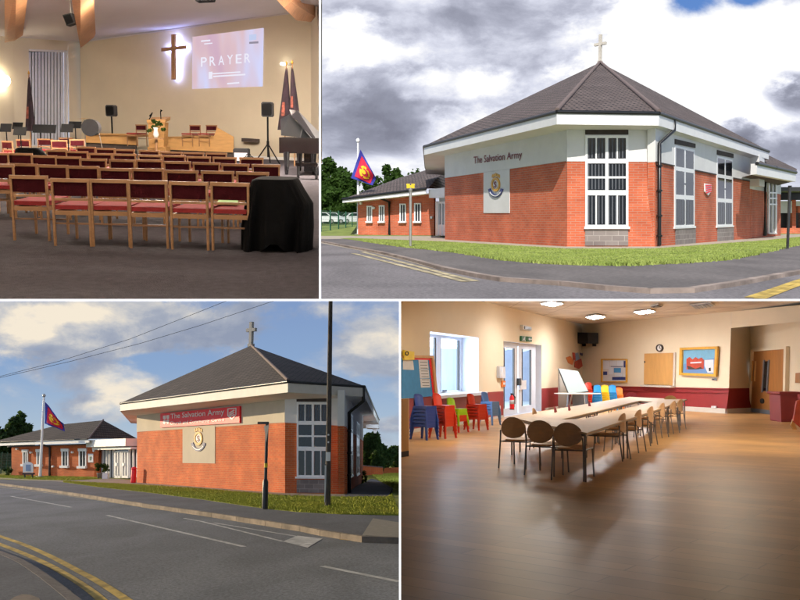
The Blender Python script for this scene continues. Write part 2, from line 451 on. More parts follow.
def weather(name, sc_, lo, hi, det=5):
    """slow patches of wear and repair over a paved or grassed surface"""
    m=MATS[name]; nt,b=parts_of(m); l=b.inputs['Base Color'].links[0]; src=l.from_socket
    tc=nd(nt,'ShaderNodeTexCoord'); mp=nd(nt,'ShaderNodeMapping'); mp.inputs['Scale'].default_value=(1,.45,1); nt.links.new(tc.outputs['Object'],mp.inputs[0])
    n=nd(nt,'ShaderNodeTexNoise'); n.inputs['Scale'].default_value=sc_; n.inputs['Detail'].default_value=det; n.inputs['Distortion'].default_value=.6; nt.links.new(mp.outputs[0],n.inputs['Vector'])
    r=nd(nt,'ShaderNodeValToRGB'); r.color_ramp.elements[0].position=.36; r.color_ramp.elements[1].position=.62
    r.color_ramp.elements[0].color=(lo,lo,lo,1); r.color_ramp.elements[1].color=(hi,hi,hi,1); nt.links.new(n.outputs[0],r.inputs[0])
    mx=nd(nt,'ShaderNodeMix',data_type='RGBA',blend_type='MULTIPLY'); mx.inputs[0].default_value=1; nt.links.new(src,mx.inputs[6]); nt.links.new(r.outputs[0],mx.inputs[7]); nt.links.new(mx.outputs[2],b.inputs['Base Color'])
for n_,a_,l_,h_ in (('asphalt_day',.35,.72,1.12),('asphalt_eve',.5,.80,1.12),('footway_day',.6,.75,1.1),('footway_eve',.8,.8,1.1),('line_yellow',3.5,.6,1.05),('line_cream',2.5,.55,1.05),('line_white',3.0,.7,1.05),('kerb_day',1.5,.7,1.1),('kerb_eve',1.5,.65,1.1),('grass_day',.9,.7,1.1),('grass_eve',.9,.65,1.1)): weather(n_,a_,l_,h_)
# ================================================================== DAY: the church on its corner under clouds
B = DAY
gA,gB,gC,gD = B.g(445,239.5),B.g(567,246.5),B.g(655,246.5),B.g(750,238.6)
PA,PB,PC = Plane(B,gA,gB),Plane(B,gB,gC),Plane(B,gC,gD)
ZE=5.2
EL,EB,EC,ER = B.g(424,146,ZE),B.g(557,111,ZE),B.g(659,112.5,ZE),B.g(769,151,ZE)
apex=B.far(600,62.5,60)
bk=[V((24,74,ZE)),V((15,84,ZE)),V((2,70,ZE))]
cloc=(13,52,0)
ch=thing(B,'church_building','octagonal red brick church with brown pyramid roof seen in daylight under heavy white clouds','church',cloc)
w=MB()
w.pslab(PA,[(445,178),(567,161),(567,246.7),(445,239.7)],-.3,0)
w.pslab(PB,[(567,161.5),(655,162),(655,246.7),(567,246.7)],-.3,0)
w.pslab(PC,[(655,162),(750,181),(750,238.8),(655,246.7)],-.3,0)
part(ch,'wall',w,MATS['brick_day'],loc=cloc,abs_=True)
w=MB()
w.pslab(PA,[(445,151),(567,118),(567,160.9),(445,177.9)],-.3,.02)
w.pslab(PB,[(567,119),(655,119),(655,161.9),(567,161.4)],-.3,.02)
w.pslab(PC,[(655,119),(750,144),(750,180.9),(655,161.9)],-.3,.02)
w.pslab(PA,[(484,172.6),(510,169),(510,213),(484,213)],.005,.03)
part(ch,'rendered_wall',w,MATS['render_wall'],loc=cloc,abs_=True)
# back walls close the shell
bw=MB(); ring=[gD,V((22.5,73,0)),V((15,81,0)),V((4,69,0)),gA]
for a,b in zip(ring,ring[1:]): bw.slab([a,b,b+V((0,0,4.9)),a+V((0,0,4.9))],(b-a).cross(V((0,0,1))).normalized()*-.3)
part(ch,'back_wall',bw,MATS['brick_day'],loc=cloc,abs_=True)
parts_px(ch,'ledge',PC,[[(655,161.4),(673.5,165.3),(673.5,166.4),(655,162.4)],[(694,169.6),(715.5,174),(715.5,175.2),(694,170.8)],[(733,177.5),(749,180.6),(749,181.8),(733,178.8)]],.02,.06,MATS['lintel_dark'],cloc)
rf=MB(); ringE=[EL,EB,EC,ER]+bk
for i in range(len(ringE)):
    a,b=ringE[i],ringE[(i+1)%len(ringE)]; rf.add([a,b,apex],[(0,1,2)])
part(ch,'roof',rf,MATS['tiles_day'],loc=cloc,abs_=True)
part(ch,'ridge_tiles',hips([(EB,apex),(EC,apex)],.10),MATS['ridge_tile'],loc=cloc,abs_=True)
fa=MB(); so=MB(); gu=MB()
for i in range(len(ringE)):
    a,b=ringE[i],ringE[(i+1)%len(ringE)]; d=V((0,0,-.5))
    fa.add([a,b,b+d,a+d],[(0,1,2,3)])
    gu.tube([a+V((0,0,-.03)),b+V((0,0,-.03))],.08,6)
low=[p+V((0,0,-.49)) for p in ringE]
inner=[gA,gB,gC,gD,V((22.5,73,0)),V((15,81,0)),V((4,69,0))]
for i in range(len(low)):
    a,b=low[i],low[(i+1)%len(low)]; c=V(inner[(i+1)%7]);e=V(inner[i]); c.z=4.62;e.z=4.62
    so.add([a,b,c,e],[(0,1,2,3)])
part(ch,'fascia',fa,MATS['white_paint'],loc=cloc,abs_=True)
part(ch,'soffit',so,MATS['render_wall'],loc=cloc,abs_=True)
part(ch,'gutter',gu,MATS['black_paint'],loc=cloc,abs_=True)
roof_cross(ch,B,apex,34.5,.085,cloc,(-.75,-.66,0))
church_window(ch,PB,[(585,135.5),(628,135.5),(628,228),(585,228)],cloc)
church_window(ch,PC,[(674,145.2),(694,150),(694,227.2),(674,228)],cloc,blinds=(0,0,1))
church_window(ch,PC,[(716.3,155.7),(732.3,159.6),(732.3,226.4),(716.3,227)],cloc,blinds=(0,0,1))
parts_px(ch,'lintel',PB,[[(585,129.5),(628,129.5),(628,134.6),(585,134.6)]],.02,.06,MATS['lintel_dark'],cloc)
parts_px(ch,'lintel',PC,[[(674,139),(694.3,143.8),(694.3,148),(674,144)],[(716.3,150),(732.5,154),(732.5,158),(716.3,154.6)]],.022,.06,MATS['lintel_dark'],cloc)
parts_px(ch,'plinth_panel',PB,[[(585,229.5),(628,229.5),(628,245.6),(585,245.6)]],.01,.04,MATS['block_grey'],cloc)
parts_px(ch,'plinth_panel',PC,[[(675,229),(695,228.4),(695,243.5),(675,245)],[(717,228),(733,227.6),(733,240.6),(717,241.8)]],.01,.04,MATS['block_grey'],cloc)
dp=MB(); a=B.g(674,119,ZE-.15)
q=along(B,EC,ER,674.5); q1=V((q.x,q.y,B.zat(q,130.5)))
dp.tube([q+V((0,0,-.05)), q1, PC.at(656.5,143.5,.12), PC.at(656.5,245.5,.12)],.075,8)
for y in (165,190,215,235): dp.tube([PC.at(656.5,y,.12),PC.at(656.5,y+1.6,.12)],.12,8)
part(ch,'drainpipe',dp,MATS['black_paint'],loc=cloc,abs_=True)
# lettering, crest, shield
t=thing(B,'wall_lettering','dark red church name in serif letters on the pale rendered wall','lettering',PA.at(498,176))
tl=PA.at(498,176)
part(t,'letters',text_mb('The Salvation Army',[PA.at(474.5,156.6,.03),PA.at(523,150.6,.03),PA.at(523,160.2,.03),PA.at(474.5,166,.03)],.02,.012),MATS['maroon_letters'],loc=tl,abs_=True)
crest(B,PA,496.8,184.5,1.0,PA.at(497,213),'gold round crest with dark ribbon on white panel under the church name',0)
sh=PC.at(706,195); t=thing(B,'shield_sign','small red and white striped shield on brick between two tall windows','shield',sh)
part(t,'shield',MB().pslab(PC,[(703.5,183.5),(710,184.5),(710,191),(707,195.5),(703.5,191.5)],.02,.07),MATS['white_paint'],loc=sh,abs_=True)
s=MB()
for k in range(4): s.pslab(PC,[(704+k*.2,185+k*2.4),(709.6,184.8+k*1.9),(709.6,185.9+k*1.9),(704+k*.2,186.3+k*2.4)],.07,.09)
part(t,'stripes',s,MATS['red_sign'],loc=sh,abs_=True)
# low extension on the right
gE=B.g(781,235.6); PE=Plane(B,gD,gE); xl=(21.5,58,0)
ex=thing(B,'church_extension','low brick extension with tall glazed door at right end of daylight church','building',xl)
w=MB(); w.pslab(PE,[(750,189),(781,194.5),(781,235.7),(750,238.6)],-.3,-.02)
part(ex,'wall',w,MATS['brick_day'],loc=xl,abs_=True)
w=MB(); w.pslab(PE,[(750,170),(781,178),(781,194.3),(750,188.8)],-.3,.0)
part(ex,'rendered_wall',w,MATS['render_wall'],loc=xl,abs_=True)
part(ex,'white_pilaster',MB().pslab(PE,[(750,155),(755.5,157),(755.5,187),(750,186)],.0,.5),MATS['white_paint'],loc=xl,abs_=True)
z2=3.95; e0,e1=B.g(757,163.5,z2),B.g(796,172.5,z2)
part(ex,'fascia',MB().slab([e0,e1,e1+V((0,0,-.55)),e0+V((0,0,-.55))],(-.2,.3,0)),MATS['white_paint'],loc=xl,abs_=True)
part(ex,'roof',MB().add([e0,e1,B.far(797,169,90),B.far(768,155,70)],[(0,1,2,3)]).add([e0+V((0,0,-.5)),e1+V((0,0,-.5)),V((26,62,z2-.5)),V((20,55,z2-.5))],[(0,1,2,3)]),MATS['tiles_day'],loc=xl,abs_=True)
part(ex,'gutter',MB().tube([e0,e1],.1,6),MATS['black_paint'],loc=xl,abs_=True)
part(ex,'drainpipe',MB().tube([along(B,e0,e1,775.5),PE.at(775.5,173.5,.9),PE.at(763,178.5,.12),PE.at(763,235.5,.12)],.11,8),MATS['black_paint'],loc=xl,abs_=True)
gw=MB()
for x0,x1 in ((767,767.9),(770.7,771.4),(774.2,775.2)): gw.pslab(PE,[(x0,176.5),(x1,176.7),(x1,233.6),(x0,234)],.0,.12)
for y in (176.5,192,197.5,203.5,232.5): gw.pslab(PE,[(767,y),(775.2,y+.3),(775.2,y+1.6),(767,y+1.5)],.0,.14)
part(ex,'door_frame',gw,MATS['white_plastic'],loc=xl,abs_=True)
part(ex,'door_glass',MB().pslab(PE,[(767,176.5),(775,177),(775,233.5),(767,234)],.01,.04),MATS['window_dark'],loc=xl,abs_=True)
# annexe on the left
aA,aB=B.g(358,234.8),B.g(435,235.4); PW=Plane(B,aA,aB); al=((aA+aB)/2)
an=thing(B,'annexe_building','long low brick annexe with grey hipped roof behind the flag in daylight','building',al)
part(an,'wall',MB().pslab(PW,[(358.5,200),(434,193),(434,235.4),(358.5,234.8)],-.3,0),MATS['brick_day'],loc=al,abs_=True)
part(an,'end_wall',MB().slab([aA,aA+V((1,30,0)),aA+V((1,30,2.2)),aA+V((0,0,2.2))],(.3,0,0)),MATS['brick_day'],loc=al,abs_=True)
r0,r1=PW.at(351,199.5,1.2),PW.at(435,189.2,1.2)
r2,r3=B.far(449,163.5,85),B.far(400,177.5,88)
part(an,'roof',MB().add([r0,r1,r2,r3],[(0,1,2,3)]).add([r1,B.far(452,188.5,79),B.far(452,162.5,86),r2],[(0,1,2,3)]).add([r0,r3,B.far(352,198,110)],[(0,1,2)]),MATS['tiles_day'],loc=al,abs_=True)
part(an,'fascia',MB().pslab(PW,[(351,200),(433,189.8),(433,194.3),(351,203)],1.15,1.25),MATS['white_paint'],loc=al,abs_=True)
part(an,'soffit',MB().pslab(PW,[(351,202.4),(433,193.8),(433,194.3),(351,203)],0,1.14),MATS['white_paint'],loc=al,abs_=True)
part(an,'gutter',MB().tube([r0+PW.n*.1,PW.at(434,189.2,1.3)],.1,6),MATS['black_paint'],loc=al,abs_=True)
part(an,'drainpipe',MB().tube([PW.at(384,197,1.2),PW.at(390,202,.12),PW.at(390,234.6,.12)],.1,8),MATS['black_paint'],loc=al,abs_=True)
for x0,x1,y0,y1 in ((367.3,372.6,206,222.5),(379.4,385,205.5,222.5),(400,406.4,203.8,222.5),(414.6,421.4,203.3,222.5)):
    f=MB()
    f.pslab(PW,[(x0,y0),(x0+1.3,y0),(x0+1.3,y1),(x0,y1)],.02,.1); f.pslab(PW,[(x1-1.1,y0),(x1,y0),(x1,y1),(x1-1.1,y1)],.02,.1)
    f.pslab(PW,[(x0,y0-.2),(x1,y0-.2),(x1,y0+1),(x0,y0+1)],.02,.12); f.pslab(PW,[(x0-.5,y1-1.4),(x1+.5,y1-1.4),(x1+.5,y1+.4),(x0-.5,y1+.4)],.02,.22)
    f.pslab(PW,[((x0+x1)/2-.3,y0),((x0+x1)/2+.3,y0),((x0+x1)/2+.3,y1),((x0+x1)/2-.3,y1)],.02,.08)
    wo=part(an,'window',f,MATS['white_plastic'],loc=al,abs_=True)
    g=make_mesh(MB().pslab(PW,[(x0+1,y0+.5),(x1-1,y0+.5),(x1-1,y1-1),(x0+1,y1-1)],.01,.04),'pane',MATS['window_dark'],al); o=bpy.data.objects.new('pane',g); COL.objects.link(o); o.parent=wo
for x,y in ((374.5,208),(361.8,203.5),(432.5,217.5)):
    part(an,'wall_light',disc_on(PW,x,y,1.0,1.4,.02,.25,10),MATS['white_plastic'],loc=al,abs_=True)
# glazed entrance between annexe and church
el=B.g(440,236.4); en=thing(B,'entrance_porch','white glazed entrance porch tucked between annexe and church in daylight','porch',el)
PP=Plane(B,B.g(433.5,235.6),B.g(447,237.0))
part(en,'fascia',MB().pslab(PP,[(433,189.5),(449,187.5),(449,197.5),(433,198)],-.4,.3),MATS['white_paint'],loc=el,abs_=True)
part(en,'wall',MB().pslab(PP,[(433.5,196),(447,195),(447,237),(433.5,235.6)],-.5,-.4),MATS['render_wall'],loc=el,abs_=True)
part(en,'door_glass',MB().pslab(PP,[(435,203),(446,203),(446,236),(435,235.5)],-.3,-.25),MATS['window_dark'],loc=el,abs_=True)
f=MB()
for x0,x1 in ((434,436.6),(439.3,440.2),(442.6,443.6)): f.pslab(PP,[(x0,202),(x1,202),(x1,236),(x0,235.8)],-.24,-.1)
for y0,y1 in ((201.3,203.6),(224.5,235.5)): f.pslab(PP,[(434,y0),(446.5,y0),(446.5,y1),(434,y1)],-.24,-.14)
part(en,'door_frame',f,MATS['white_plastic'],loc=el,abs_=True)
# flag pole with flag
fp=B.g(358.3,234.6); fl=thing(B,'flagpole','slim white flagpole standing before the daylight annexe','flagpole',fp)
zt=B.zat(fp,143); part(fl,'pole',MB().tube([(0,0,0),(0,0,zt)],[.11,.07],10),MATS['white_paint'])
part(fl,'finial',MB().lathe((0,0,zt),[(.03,0),(.14,.1),(.16,.22),(.08,.33),(.01,.38)],12),MATS['white_paint'])
part(fl,'base_plate',MB().lathe((0,0,0),[(.3,0),(.3,.06),(.13,.08)],12),MATS['galvanised'])
def flag(bay,name,label,pole,pxq,D,cen,group=None,seed=1):
    """pxq: 4 traced corners (hoist top, fly top, fly bottom, hoist bottom) at depth D; cloth with waves, blue border, yellow sun"""
    q=[bay.far(x,y,D) for x,y in pxq]; loc=q[3].copy()
    t=thing(bay,name,label,'flag',loc,0,group)
    def S(u,v,o):
        p=q[0].lerp(q[1],u).lerp(q[3].lerp(q[2],u),v); wv=.22*math.sin(u*7+v*3)+.1*math.sin(u*13-v*5)
        return p+V((0,wv*(.3+u)+o,0))
    def cloth(u0,u1,v0,v1,nu,nv,o):
        m=MB(); m.grid(lambda a,b:S(u0+(u1-u0)*a,v0+(v1-v0)*b,o),nu,nv); m.grid(lambda a,b:S(u1-(u1-u0)*a,v0+(v1-v0)*b,o+.02),nu,nv); return m
    part(t,'border',cloth(0,1,0,1,16,16,0),MATS['flag_blue'],loc=loc,abs_=True)
    part(t,'field',cloth(.13,.87,.1,.9,14,14,-.05),MATS['flag_red'],loc=loc,abs_=True)
    m=MB(); cu,cv=cen
    for k in range(20):
        a=2*PI*k/20;b=2*PI*(k+1)/20
        r0=.17;r1=.27 if k%5 else .2
        m.add([S(cu+r1*math.cos(a),cv+r1*math.sin(a),-.09),S(cu+r1*math.cos(b),cv+r1*math.sin(b),-.09),S(cu+r0*math.cos(b),cv+r0*math.sin(b),-.09),S(cu+r0*math.cos(a),cv+r0*math.sin(a),-.09)],[(0,1,2,3)])
    m.add([S(cu-.07+.12*math.cos(a*PI/5),cv+.10*math.sin(a*PI/5),-.1) for a in range(10)],[tuple(range(10))])
    part(t,'sun_emblem',m,MATS['flag_yellow'],loc=loc,abs_=True)
    return t
flag(B,'flag','blue bordered red flag with yellow sun hanging folded from the daylight pole',fl,[(360.5,149.5),(376.2,178.2),(372.5,185.4),(351,178)],fp.y-.3,(.5,.52))
flag_b=None
# posts
p=B.g(410.5,246.3); t=thing(B,'marker_post','slim grey post with small yellow cap at edge of the lawn','post',p)
z=B.zat(p,187); part(t,'post',MB().tube([(0,0,0),(0,0,z)],.055,8),MATS['galvanised'])
part(t,'yellow_cap',MB().box(-.16,.16,-.05,.05,z-.05,z+.07).box(-.17,-.03,-.05,.05,z+.07,z+.13).box(.03,.17,-.05,.05,z+.07,z+.13),MATS['yellow_paint'])
part(t,'collar',MB().tube([(0,0,z-.16),(0,0,z-.08)],.075,8),MATS['galvanised'])
p=B.g(787.5,248.5); t=thing(B,'street_sign_post','grey metal post with cap on the grass verge at far right','post',p)
z=B.zat(p,187); part(t,'post',MB().tube([(0,0,0),(0,0,z)],.055,8),MATS['dark_metal'])
part(t,'cap',MB().tube([(0,0,z),(0,0,z+.05)],.07,8),MATS['black_paint'])
# neighbouring building at the right edge
nl=B.g(795,233.5); nb=thing(B,'neighbour_building','open sided brick building with dark flat canopy at far right behind the church','building',nl)
D=nl.y
def fq(x0,x1,y0,y1,dd=0,D=D): return [B.far(x0,y0,D+dd),B.far(x1,y0,D+dd),B.far(x1,y1,D+dd),B.far(x0,y1,D+dd)]
part(nb,'canopy',MB().slab(fq(780,830,187,191,-3),(0,8,0)).slab(fq(780,830,191,200,2),(0,.5,0)),MATS['dark_metal'],loc=nl,abs_=True)
part(nb,'white_panel',MB().slab(fq(780,792,201,213),(0,.3,0)).slab(fq(796,830,201,206),(0,.3,0)),MATS['render_wall'],loc=nl,abs_=True)
part(nb,'brick_pier',MB().slab(fq(792,796,200,233),(0,.4,0)).slab(fq(798,830,206,233.5,1),(0,.4,0)),MATS['brick_day'],loc=nl,abs_=True)
part(nb,'railings',MB().slab(fq(780,800,213,229,1),(0,.1,0)),MATS['black_paint'],loc=nl,abs_=True)
part(nb,'base_wall',MB().slab(fq(779,830,228,234,-.5),(0,.3,0)),MATS['brick_day'],loc=nl,abs_=True)
# ---- ground of the day bay
def cutz(pts): return pts
gm=MB()
P0=[B.g(x,y,-.07) for x,y in ((321,299.6),(900,299.6))]
yb=900
def wx(px,y): return B.far(px,222,y).x
gm.poly([V((wx(320.7,P0[0].y),P0[0].y,-.08)),V((wx(1000,P0[0].y),P0[0].y,-.08)),V((wx(1000,90),90,-.08)),V((wx(320.7,90),90,-.08))])
struct(B,'road_sheet',gm,MATS['asphalt_day'])
bpy.data.objects['road_sheet'].name='road'
# far terrain behind the building: rises a little to the car park
tm=MB(); ys=[60,75,95,120,140,200,320,900]; zs=[-.02,.0,.25,.62,.72,.75,.78,.9]
for i in range(len(ys)-1):
    tm.add([V((wx(320.7,ys[i]),ys[i],zs[i])),V((wx(1000,ys[i]),ys[i],zs[i])),V((wx(1000,ys[i+1]),ys[i+1],zs[i+1])),V((wx(320.7,ys[i+1]),ys[i+1],zs[i+1]))],[(0,1,2,3)],True)
struct(B,'terrain',tm,MATS['grass_day'])
kerb=[(320.7,240.8),(350,246.3),(380,251.5),(410,258.5),(440,266.5),(476,273.5),(500,277.2),(560,281),(605,285.4),(650,288.4),(695,287.6),(740,281),(800,270.5),(900,256)]
lawn_lo=[(365,241.5),(400,246.5),(455,252.2),(500,259.5),(542,263),(580,264.6),(629,265),(680,262.6),(725,259.6),(755,254.2),(800,244.5),(900,236)]
lawn_hi=[(900,231),(800,236.8),(766,240.2),(700,245),(655,248.5),(567,248.5),(440,241.3),(350,237.8)]
fw=[(320.7,238.5),(350,238.5)]+[(p[0],p[1]) for p in lawn_lo]+list(reversed(kerb))
sheet(B,'pavement',fw,-.012,MATS['footway_day'],thick=.1)
sheet(B,'lawn',[(340,238.2)]+lawn_lo+lawn_hi,.0,MATS['grass_day'],thick=.05)
sheet(B,'path',[(320.7,235.9),(435,236.0),(445,237.6),(567,245),(655,245),(752,237.2),(800,233),(900,229.5)]+lawn_hi[:-1]+[(350,238.8),(320.7,238.9)],-.006,MATS['path_light'],thick=.04)
km=MB(); 
pts=[B.g(x,y,0) for x,y in kerb]
for i in range(len(pts)-1):
    a,b=pts[i],pts[i+1]; nn=V((0,0,1)).cross((b-a).normalized())*.16
    n=max(1,int((b-a).length/1.2))
    for k in range(n):
        c,d=a.lerp(b,k/n+.006/n),a.lerp(b,(k+1)/n-.006/n)
        km.slab([c+V((0,0,-.08)),d+V((0,0,-.08)),d+nn+V((0,0,-.08)),c+nn+V((0,0,-.08))],(0,0,.076))
struct(B,'kerb',km,MATS['kerb_day'])
ch_=MB(); strip(B,ch_,[(x,y+1.6) for x,y in kerb],.34,-.074); struct(B,'gutter_strip',ch_,MATS['path_light'])
for line in (([(353,253.2),(380,260),(410,267.5),(440,275),(466,281.6)]),([(362,251.6),(390,259.2),(420,266.9),(450,274.8),(476,281.0)])):
    m=MB(); strip(B,m,line,.17,-.072); struct(B,'road_marking',m,MATS['line_cream'])
for line in (([(750,297.4),(775,289),(800,280.2),(830,270.4)]),([(759,298.6),(780,291),(800,283.6),(840,270)])):
    m=MB(); strip(B,m,line,.16,-.072); struct(B,'road_marking',m,MATS['line_yellow'])
blades(B,'grass',[(352,238.2)]+lawn_lo[:-1]+lawn_hi[1:-1],40000,.022,MATS['blade_day'],5,'short green grass of the verge in front of daylight church',.02)
m=MB(); rr=random.Random(9)
pp=[B.g(x,y) for x,y in lawn_lo]
for i in range(len(pp)-1):
    for k in range(260):
        q=pp[i].lerp(pp[i+1],rr.random())+V((rr.gauss(0,.05),rr.gauss(-.02,.12),0)); a=rr.uniform(0,PI); h=rr.uniform(.03,.1)
        m.add([q+V((math.cos(a)*.03,math.sin(a)*.03,-.02)),q-V((math.cos(a)*.03,math.sin(a)*.03,.02)),q+V((rr.uniform(-.05,.05),rr.uniform(-.05,.05),h))],[(0,1,2)])
struct(B,'grass',m,MATS['blade_day'],'stuff','ragged grass edge along the pavement')
# ---- cars, fence, trees
def car(bay,label,loc,rz,m,group=None,L=4.2,W=1.75):
    t=thing(bay,'parked_car',label,'car',loc,rz,group)
    prof=[(-.5,.28),(-.5,.62),(-.46,.86),(-.32,.95),(-.2,1.36),(-.05,1.46),(.16,1.44),(.30,1.02),(.46,.84),(.5,.6),(.5,.28)]
    body=MB().slab([(x*L,-W/2,z) for x,z in prof],(0,W,0)); part(t,'body',body,m)
    gl=MB()
    side=[(-.27,.97),(-.18,1.32),(-.05,1.40),(.14,1.38),(.26,1.02)]
    for y in (-W/2-.012,W/2+.002): gl.slab([(x*L,y,z) for x,z in side],(0,.01,0))
    gl.slab([(-.325*L,-.7,.97),(-.205*L,-.6,1.35),(-.205*L,.6,1.35),(-.325*L,.7,.97)],(-.02,0,.01)); gl.slab([(.31*L,-.7,1.04),(.175*L,-.6,1.42),(.175*L,.6,1.42),(.31*L,.7,1.04)],(.02,0,.01))
    part(t,'window_glass',gl,MATS['window_dark'])
    for x in (-.31,.31):
        for y in (-W/2+.05,W/2-.05):
            w=part(t,'wheel',MB().tube([(x*L,y-.11,.31),(x*L,y+.11,.31)],.31,16),MATS['rubber'])
            g=make_mesh(MB().tube([(x*L,y-.12,.31),(x*L,y+.12,.31)],.19,12),'rim',MATS['galvanised']); o=bpy.data.objects.new('rim',g); COL.objects.link(o); o.parent=w
    for y in (-.62,.62): part(t,'headlight',MB().box(.492*L,.506*L,y-.16,y+.16,.62,.76),MATS['white_plastic'])
    return t
car(B,'silver parked car behind green fence at left edge of daylight lawn',B.far(329.5,223.7,118)+V((0,0,0)),.35,MATS['car_silver'],'cars parked behind the green fence')
car(B,'pale car parked beside the annexe behind the flagpole',B.far(353,223.4,122),.5,MATS['car_white'],'cars parked behind the green fence')
car(B,'white car cut by left edge behind the green fence',B.far(319.5,223.9,112),.3,MATS['car_white'],'cars parked behind the green fence')
fa_=B.g(321,232.6); fb_=B.g(358,229.6); fe=thing(B,'mesh_fence','dark green wire mesh fence panels before the parked cars','fence',fa_)
mf=MB(); N=5
for k in range(N+1):
    q=fa_.lerp(fb_,k/N); part(fe,'post',MB().box(q.x-.06,q.x+.06,q.y-.06,q.y+.06,0,2.1),MATS['fence_green'],loc=fa_,abs_=True)
for k in range(60):
    q=fa_.lerp(fb_,k/60); mf.box(q.x-.008,q.x+.008,q.y-.01,q.y+.01,.05,2.0)
for k in range(8):
    z=.1+k*.27; d=(fb_-fa_); mf.slab([fa_+V((0,0,z)),fb_+V((0,0,z)),fb_+V((0,0,z+.02)),fa_+V((0,0,z+.02))],(0,.02,0))
part(fe,'mesh',mf,MATS['fence_green'],loc=fa_,abs_=True)
def tr(px,py_top,px_base_y,D,w_px,label,seed,n,z0=.7,lm='leaf_day',size=.35,bay=B,cl=22):
    p=bay.far(px,bay_h(bay),D); H=bay.zat((p.x,D,0),py_top)-z0; rx=w_px/2/F*D
    return tree(bay,'leafy_tree',label,(p.x,D,z0),H,rx,H*.42,n,size,MATS[lm],seed,.35,'trees in the background',cl)
def bay_h(b): return 222 if b is DAY else 456
tr(326,163,0,135,44,'broad dark green tree filling the left edge above the parked cars',3,9000)
tr(343,176,0,132,34,'lower dark tree just left of the flag in daylight',4,6000)
tr(336,188,0,128,52,'low dark tree spreading behind the parked cars',14,6000)
tr(391,167,0,140,28,'round green treetop rising behind the annexe roof',5,6000,size=.3)
tr(373,176,0,145,26,'smaller green treetop just right of the flag behind the roof',6,3500,size=.3)
tr(414,168,0,150,14,'thin sparse treetop at the ridge of the annexe roof',7,500,size=.3,cl=8)
# ================================================================== EVENING: the same kind of church from across the road in low sun
B = EVE
mat('grey_wire',(.10,.10,.11),.6,.1,3)
gA,gB,gC,gD = B.g(137,482.4),B.g(285,493),B.g(344.5,494),B.g(363,482)
PA,PB,PC = Plane(B,gA,gB),Plane(B,gB,gC),Plane(B,gC,gD)
ZE=5.2
EL,EB,EC,ER = B.g(120.5,403,ZE),B.g(288,381,ZE),B.g(364.5,386,ZE),B.g(379,419.5,ZE)
apex=B.far(251,345.5,58)
bk=[V((-3,95,ZE)),V((-14,98,ZE)),V((-24,80,ZE))]
cloc=(-9,58,0)
ch=thing(B,'church_building','octagonal brick church with charcoal pyramid roof glowing orange in evening sun behind the road','church',cloc)
w=MB()
w.pslab(PA,[(137,432),(285,422.6),(285,493.2),(137,482.6)],-.3,0)
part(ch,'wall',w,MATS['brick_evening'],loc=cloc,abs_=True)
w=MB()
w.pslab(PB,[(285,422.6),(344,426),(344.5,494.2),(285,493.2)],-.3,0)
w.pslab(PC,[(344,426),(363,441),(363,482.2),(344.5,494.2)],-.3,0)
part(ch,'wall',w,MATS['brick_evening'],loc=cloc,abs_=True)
w=MB()
w.pslab(PA,[(137,408),(285,388),(285,422.5),(137,431.9)],-.3,.02)
w.pslab(PA,[(183,427),(215.5,424),(215.5,463.5),(183,463)],.005,.03)
part(ch,'rendered_wall',w,MATS['render_cream'],loc=cloc,abs_=True)
w=MB()
w.pslab(PB,[(285,389),(344,390),(344,425.9),(285,422.5)],-.3,.02)
w.pslab(PC,[(344,390),(363,412),(363,440.9),(344,425.9)],-.3,.02)
part(ch,'rendered_wall',w,MATS['render_wall'],loc=cloc,abs_=True)
bw=MB(); ring=[gD,V((-4.2,93,0)),V((-14,96,0)),V((-23,79,0)),gA]
for a,b in zip(ring,ring[1:]): bw.slab([a,b,b+V((0,0,4.9)),a+V((0,0,4.9))],(b-a).cross(V((0,0,1))).normalized()*-.3)
part(ch,'back_wall',bw,MATS['brick_evening'],loc=cloc,abs_=True)
rf=MB(); ringE=[EL,EB,EC,ER]+bk
for i in range(len(ringE)):
    a,b=ringE[i],ringE[(i+1)%len(ringE)]; rf.add([a,b,apex],[(0,1,2)])
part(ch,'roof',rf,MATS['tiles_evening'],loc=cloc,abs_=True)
part(ch,'ridge_tiles',hips([(EB,apex)],.085),MATS['ridge_tile'],loc=cloc,abs_=True)
fa=MB(); so=MB(); gu=MB()
for i in range(len(ringE)):
    a,b=ringE[i],ringE[(i+1)%len(ringE)]; d=V((0,0,-.52))
    fa.add([a,b,b+d,a+d],[(0,1,2,3)]); gu.tube([a+V((0,0,-.03)),b+V((0,0,-.03))],.075,6)
low=[p+V((0,0,-.51)) for p in ringE]; inner=[gA,gB,gC,gD,V((-4.2,93,0)),V((-14,96,0)),V((-23,79,0))]
for i in range(len(low)):
    a,b=low[i],low[(i+1)%len(low)]; c=V(inner[(i+1)%7]);e=V(inner[i]); c.z=4.6;e.z=4.6
    so.add([a,b,c,e],[(0,1,2,3)])
part(ch,'fascia',fa,mat('fascia_cream',(.62,.58,.52),.6,.06,2),loc=cloc,abs_=True)
part(ch,'soffit',so,MATS['render_wall'],loc=cloc,abs_=True)
part(ch,'gutter',gu,MATS['black_paint'],loc=cloc,abs_=True)
MATS['stone_cross']=mat('stone_grey',(.36,.34,.30),.8,.1,3)
roof_cross(ch,B,apex,322,.11,cloc,(-.55,-.83,0))
church_window(ch,PB,[(297.3,402.3),(329.5,402.6),(329.5,478),(297.3,477.7)],cloc,blinds=(1,0,0))
church_window(ch,PC,[(348.2,411),(352.6,416),(352.6,475.5),(348.2,478.5)],cloc,blinds=(1,0,1))
church_window(ch,PC,[(356.2,421),(359.2,424.5),(359.2,473.8),(356.2,475.6)],cloc,blinds=(1,0,1))
lt=MB(); lt.pslab(PB,[(297,397),(330,397.6),(330,401.8),(297,401.6)],.02,.06)
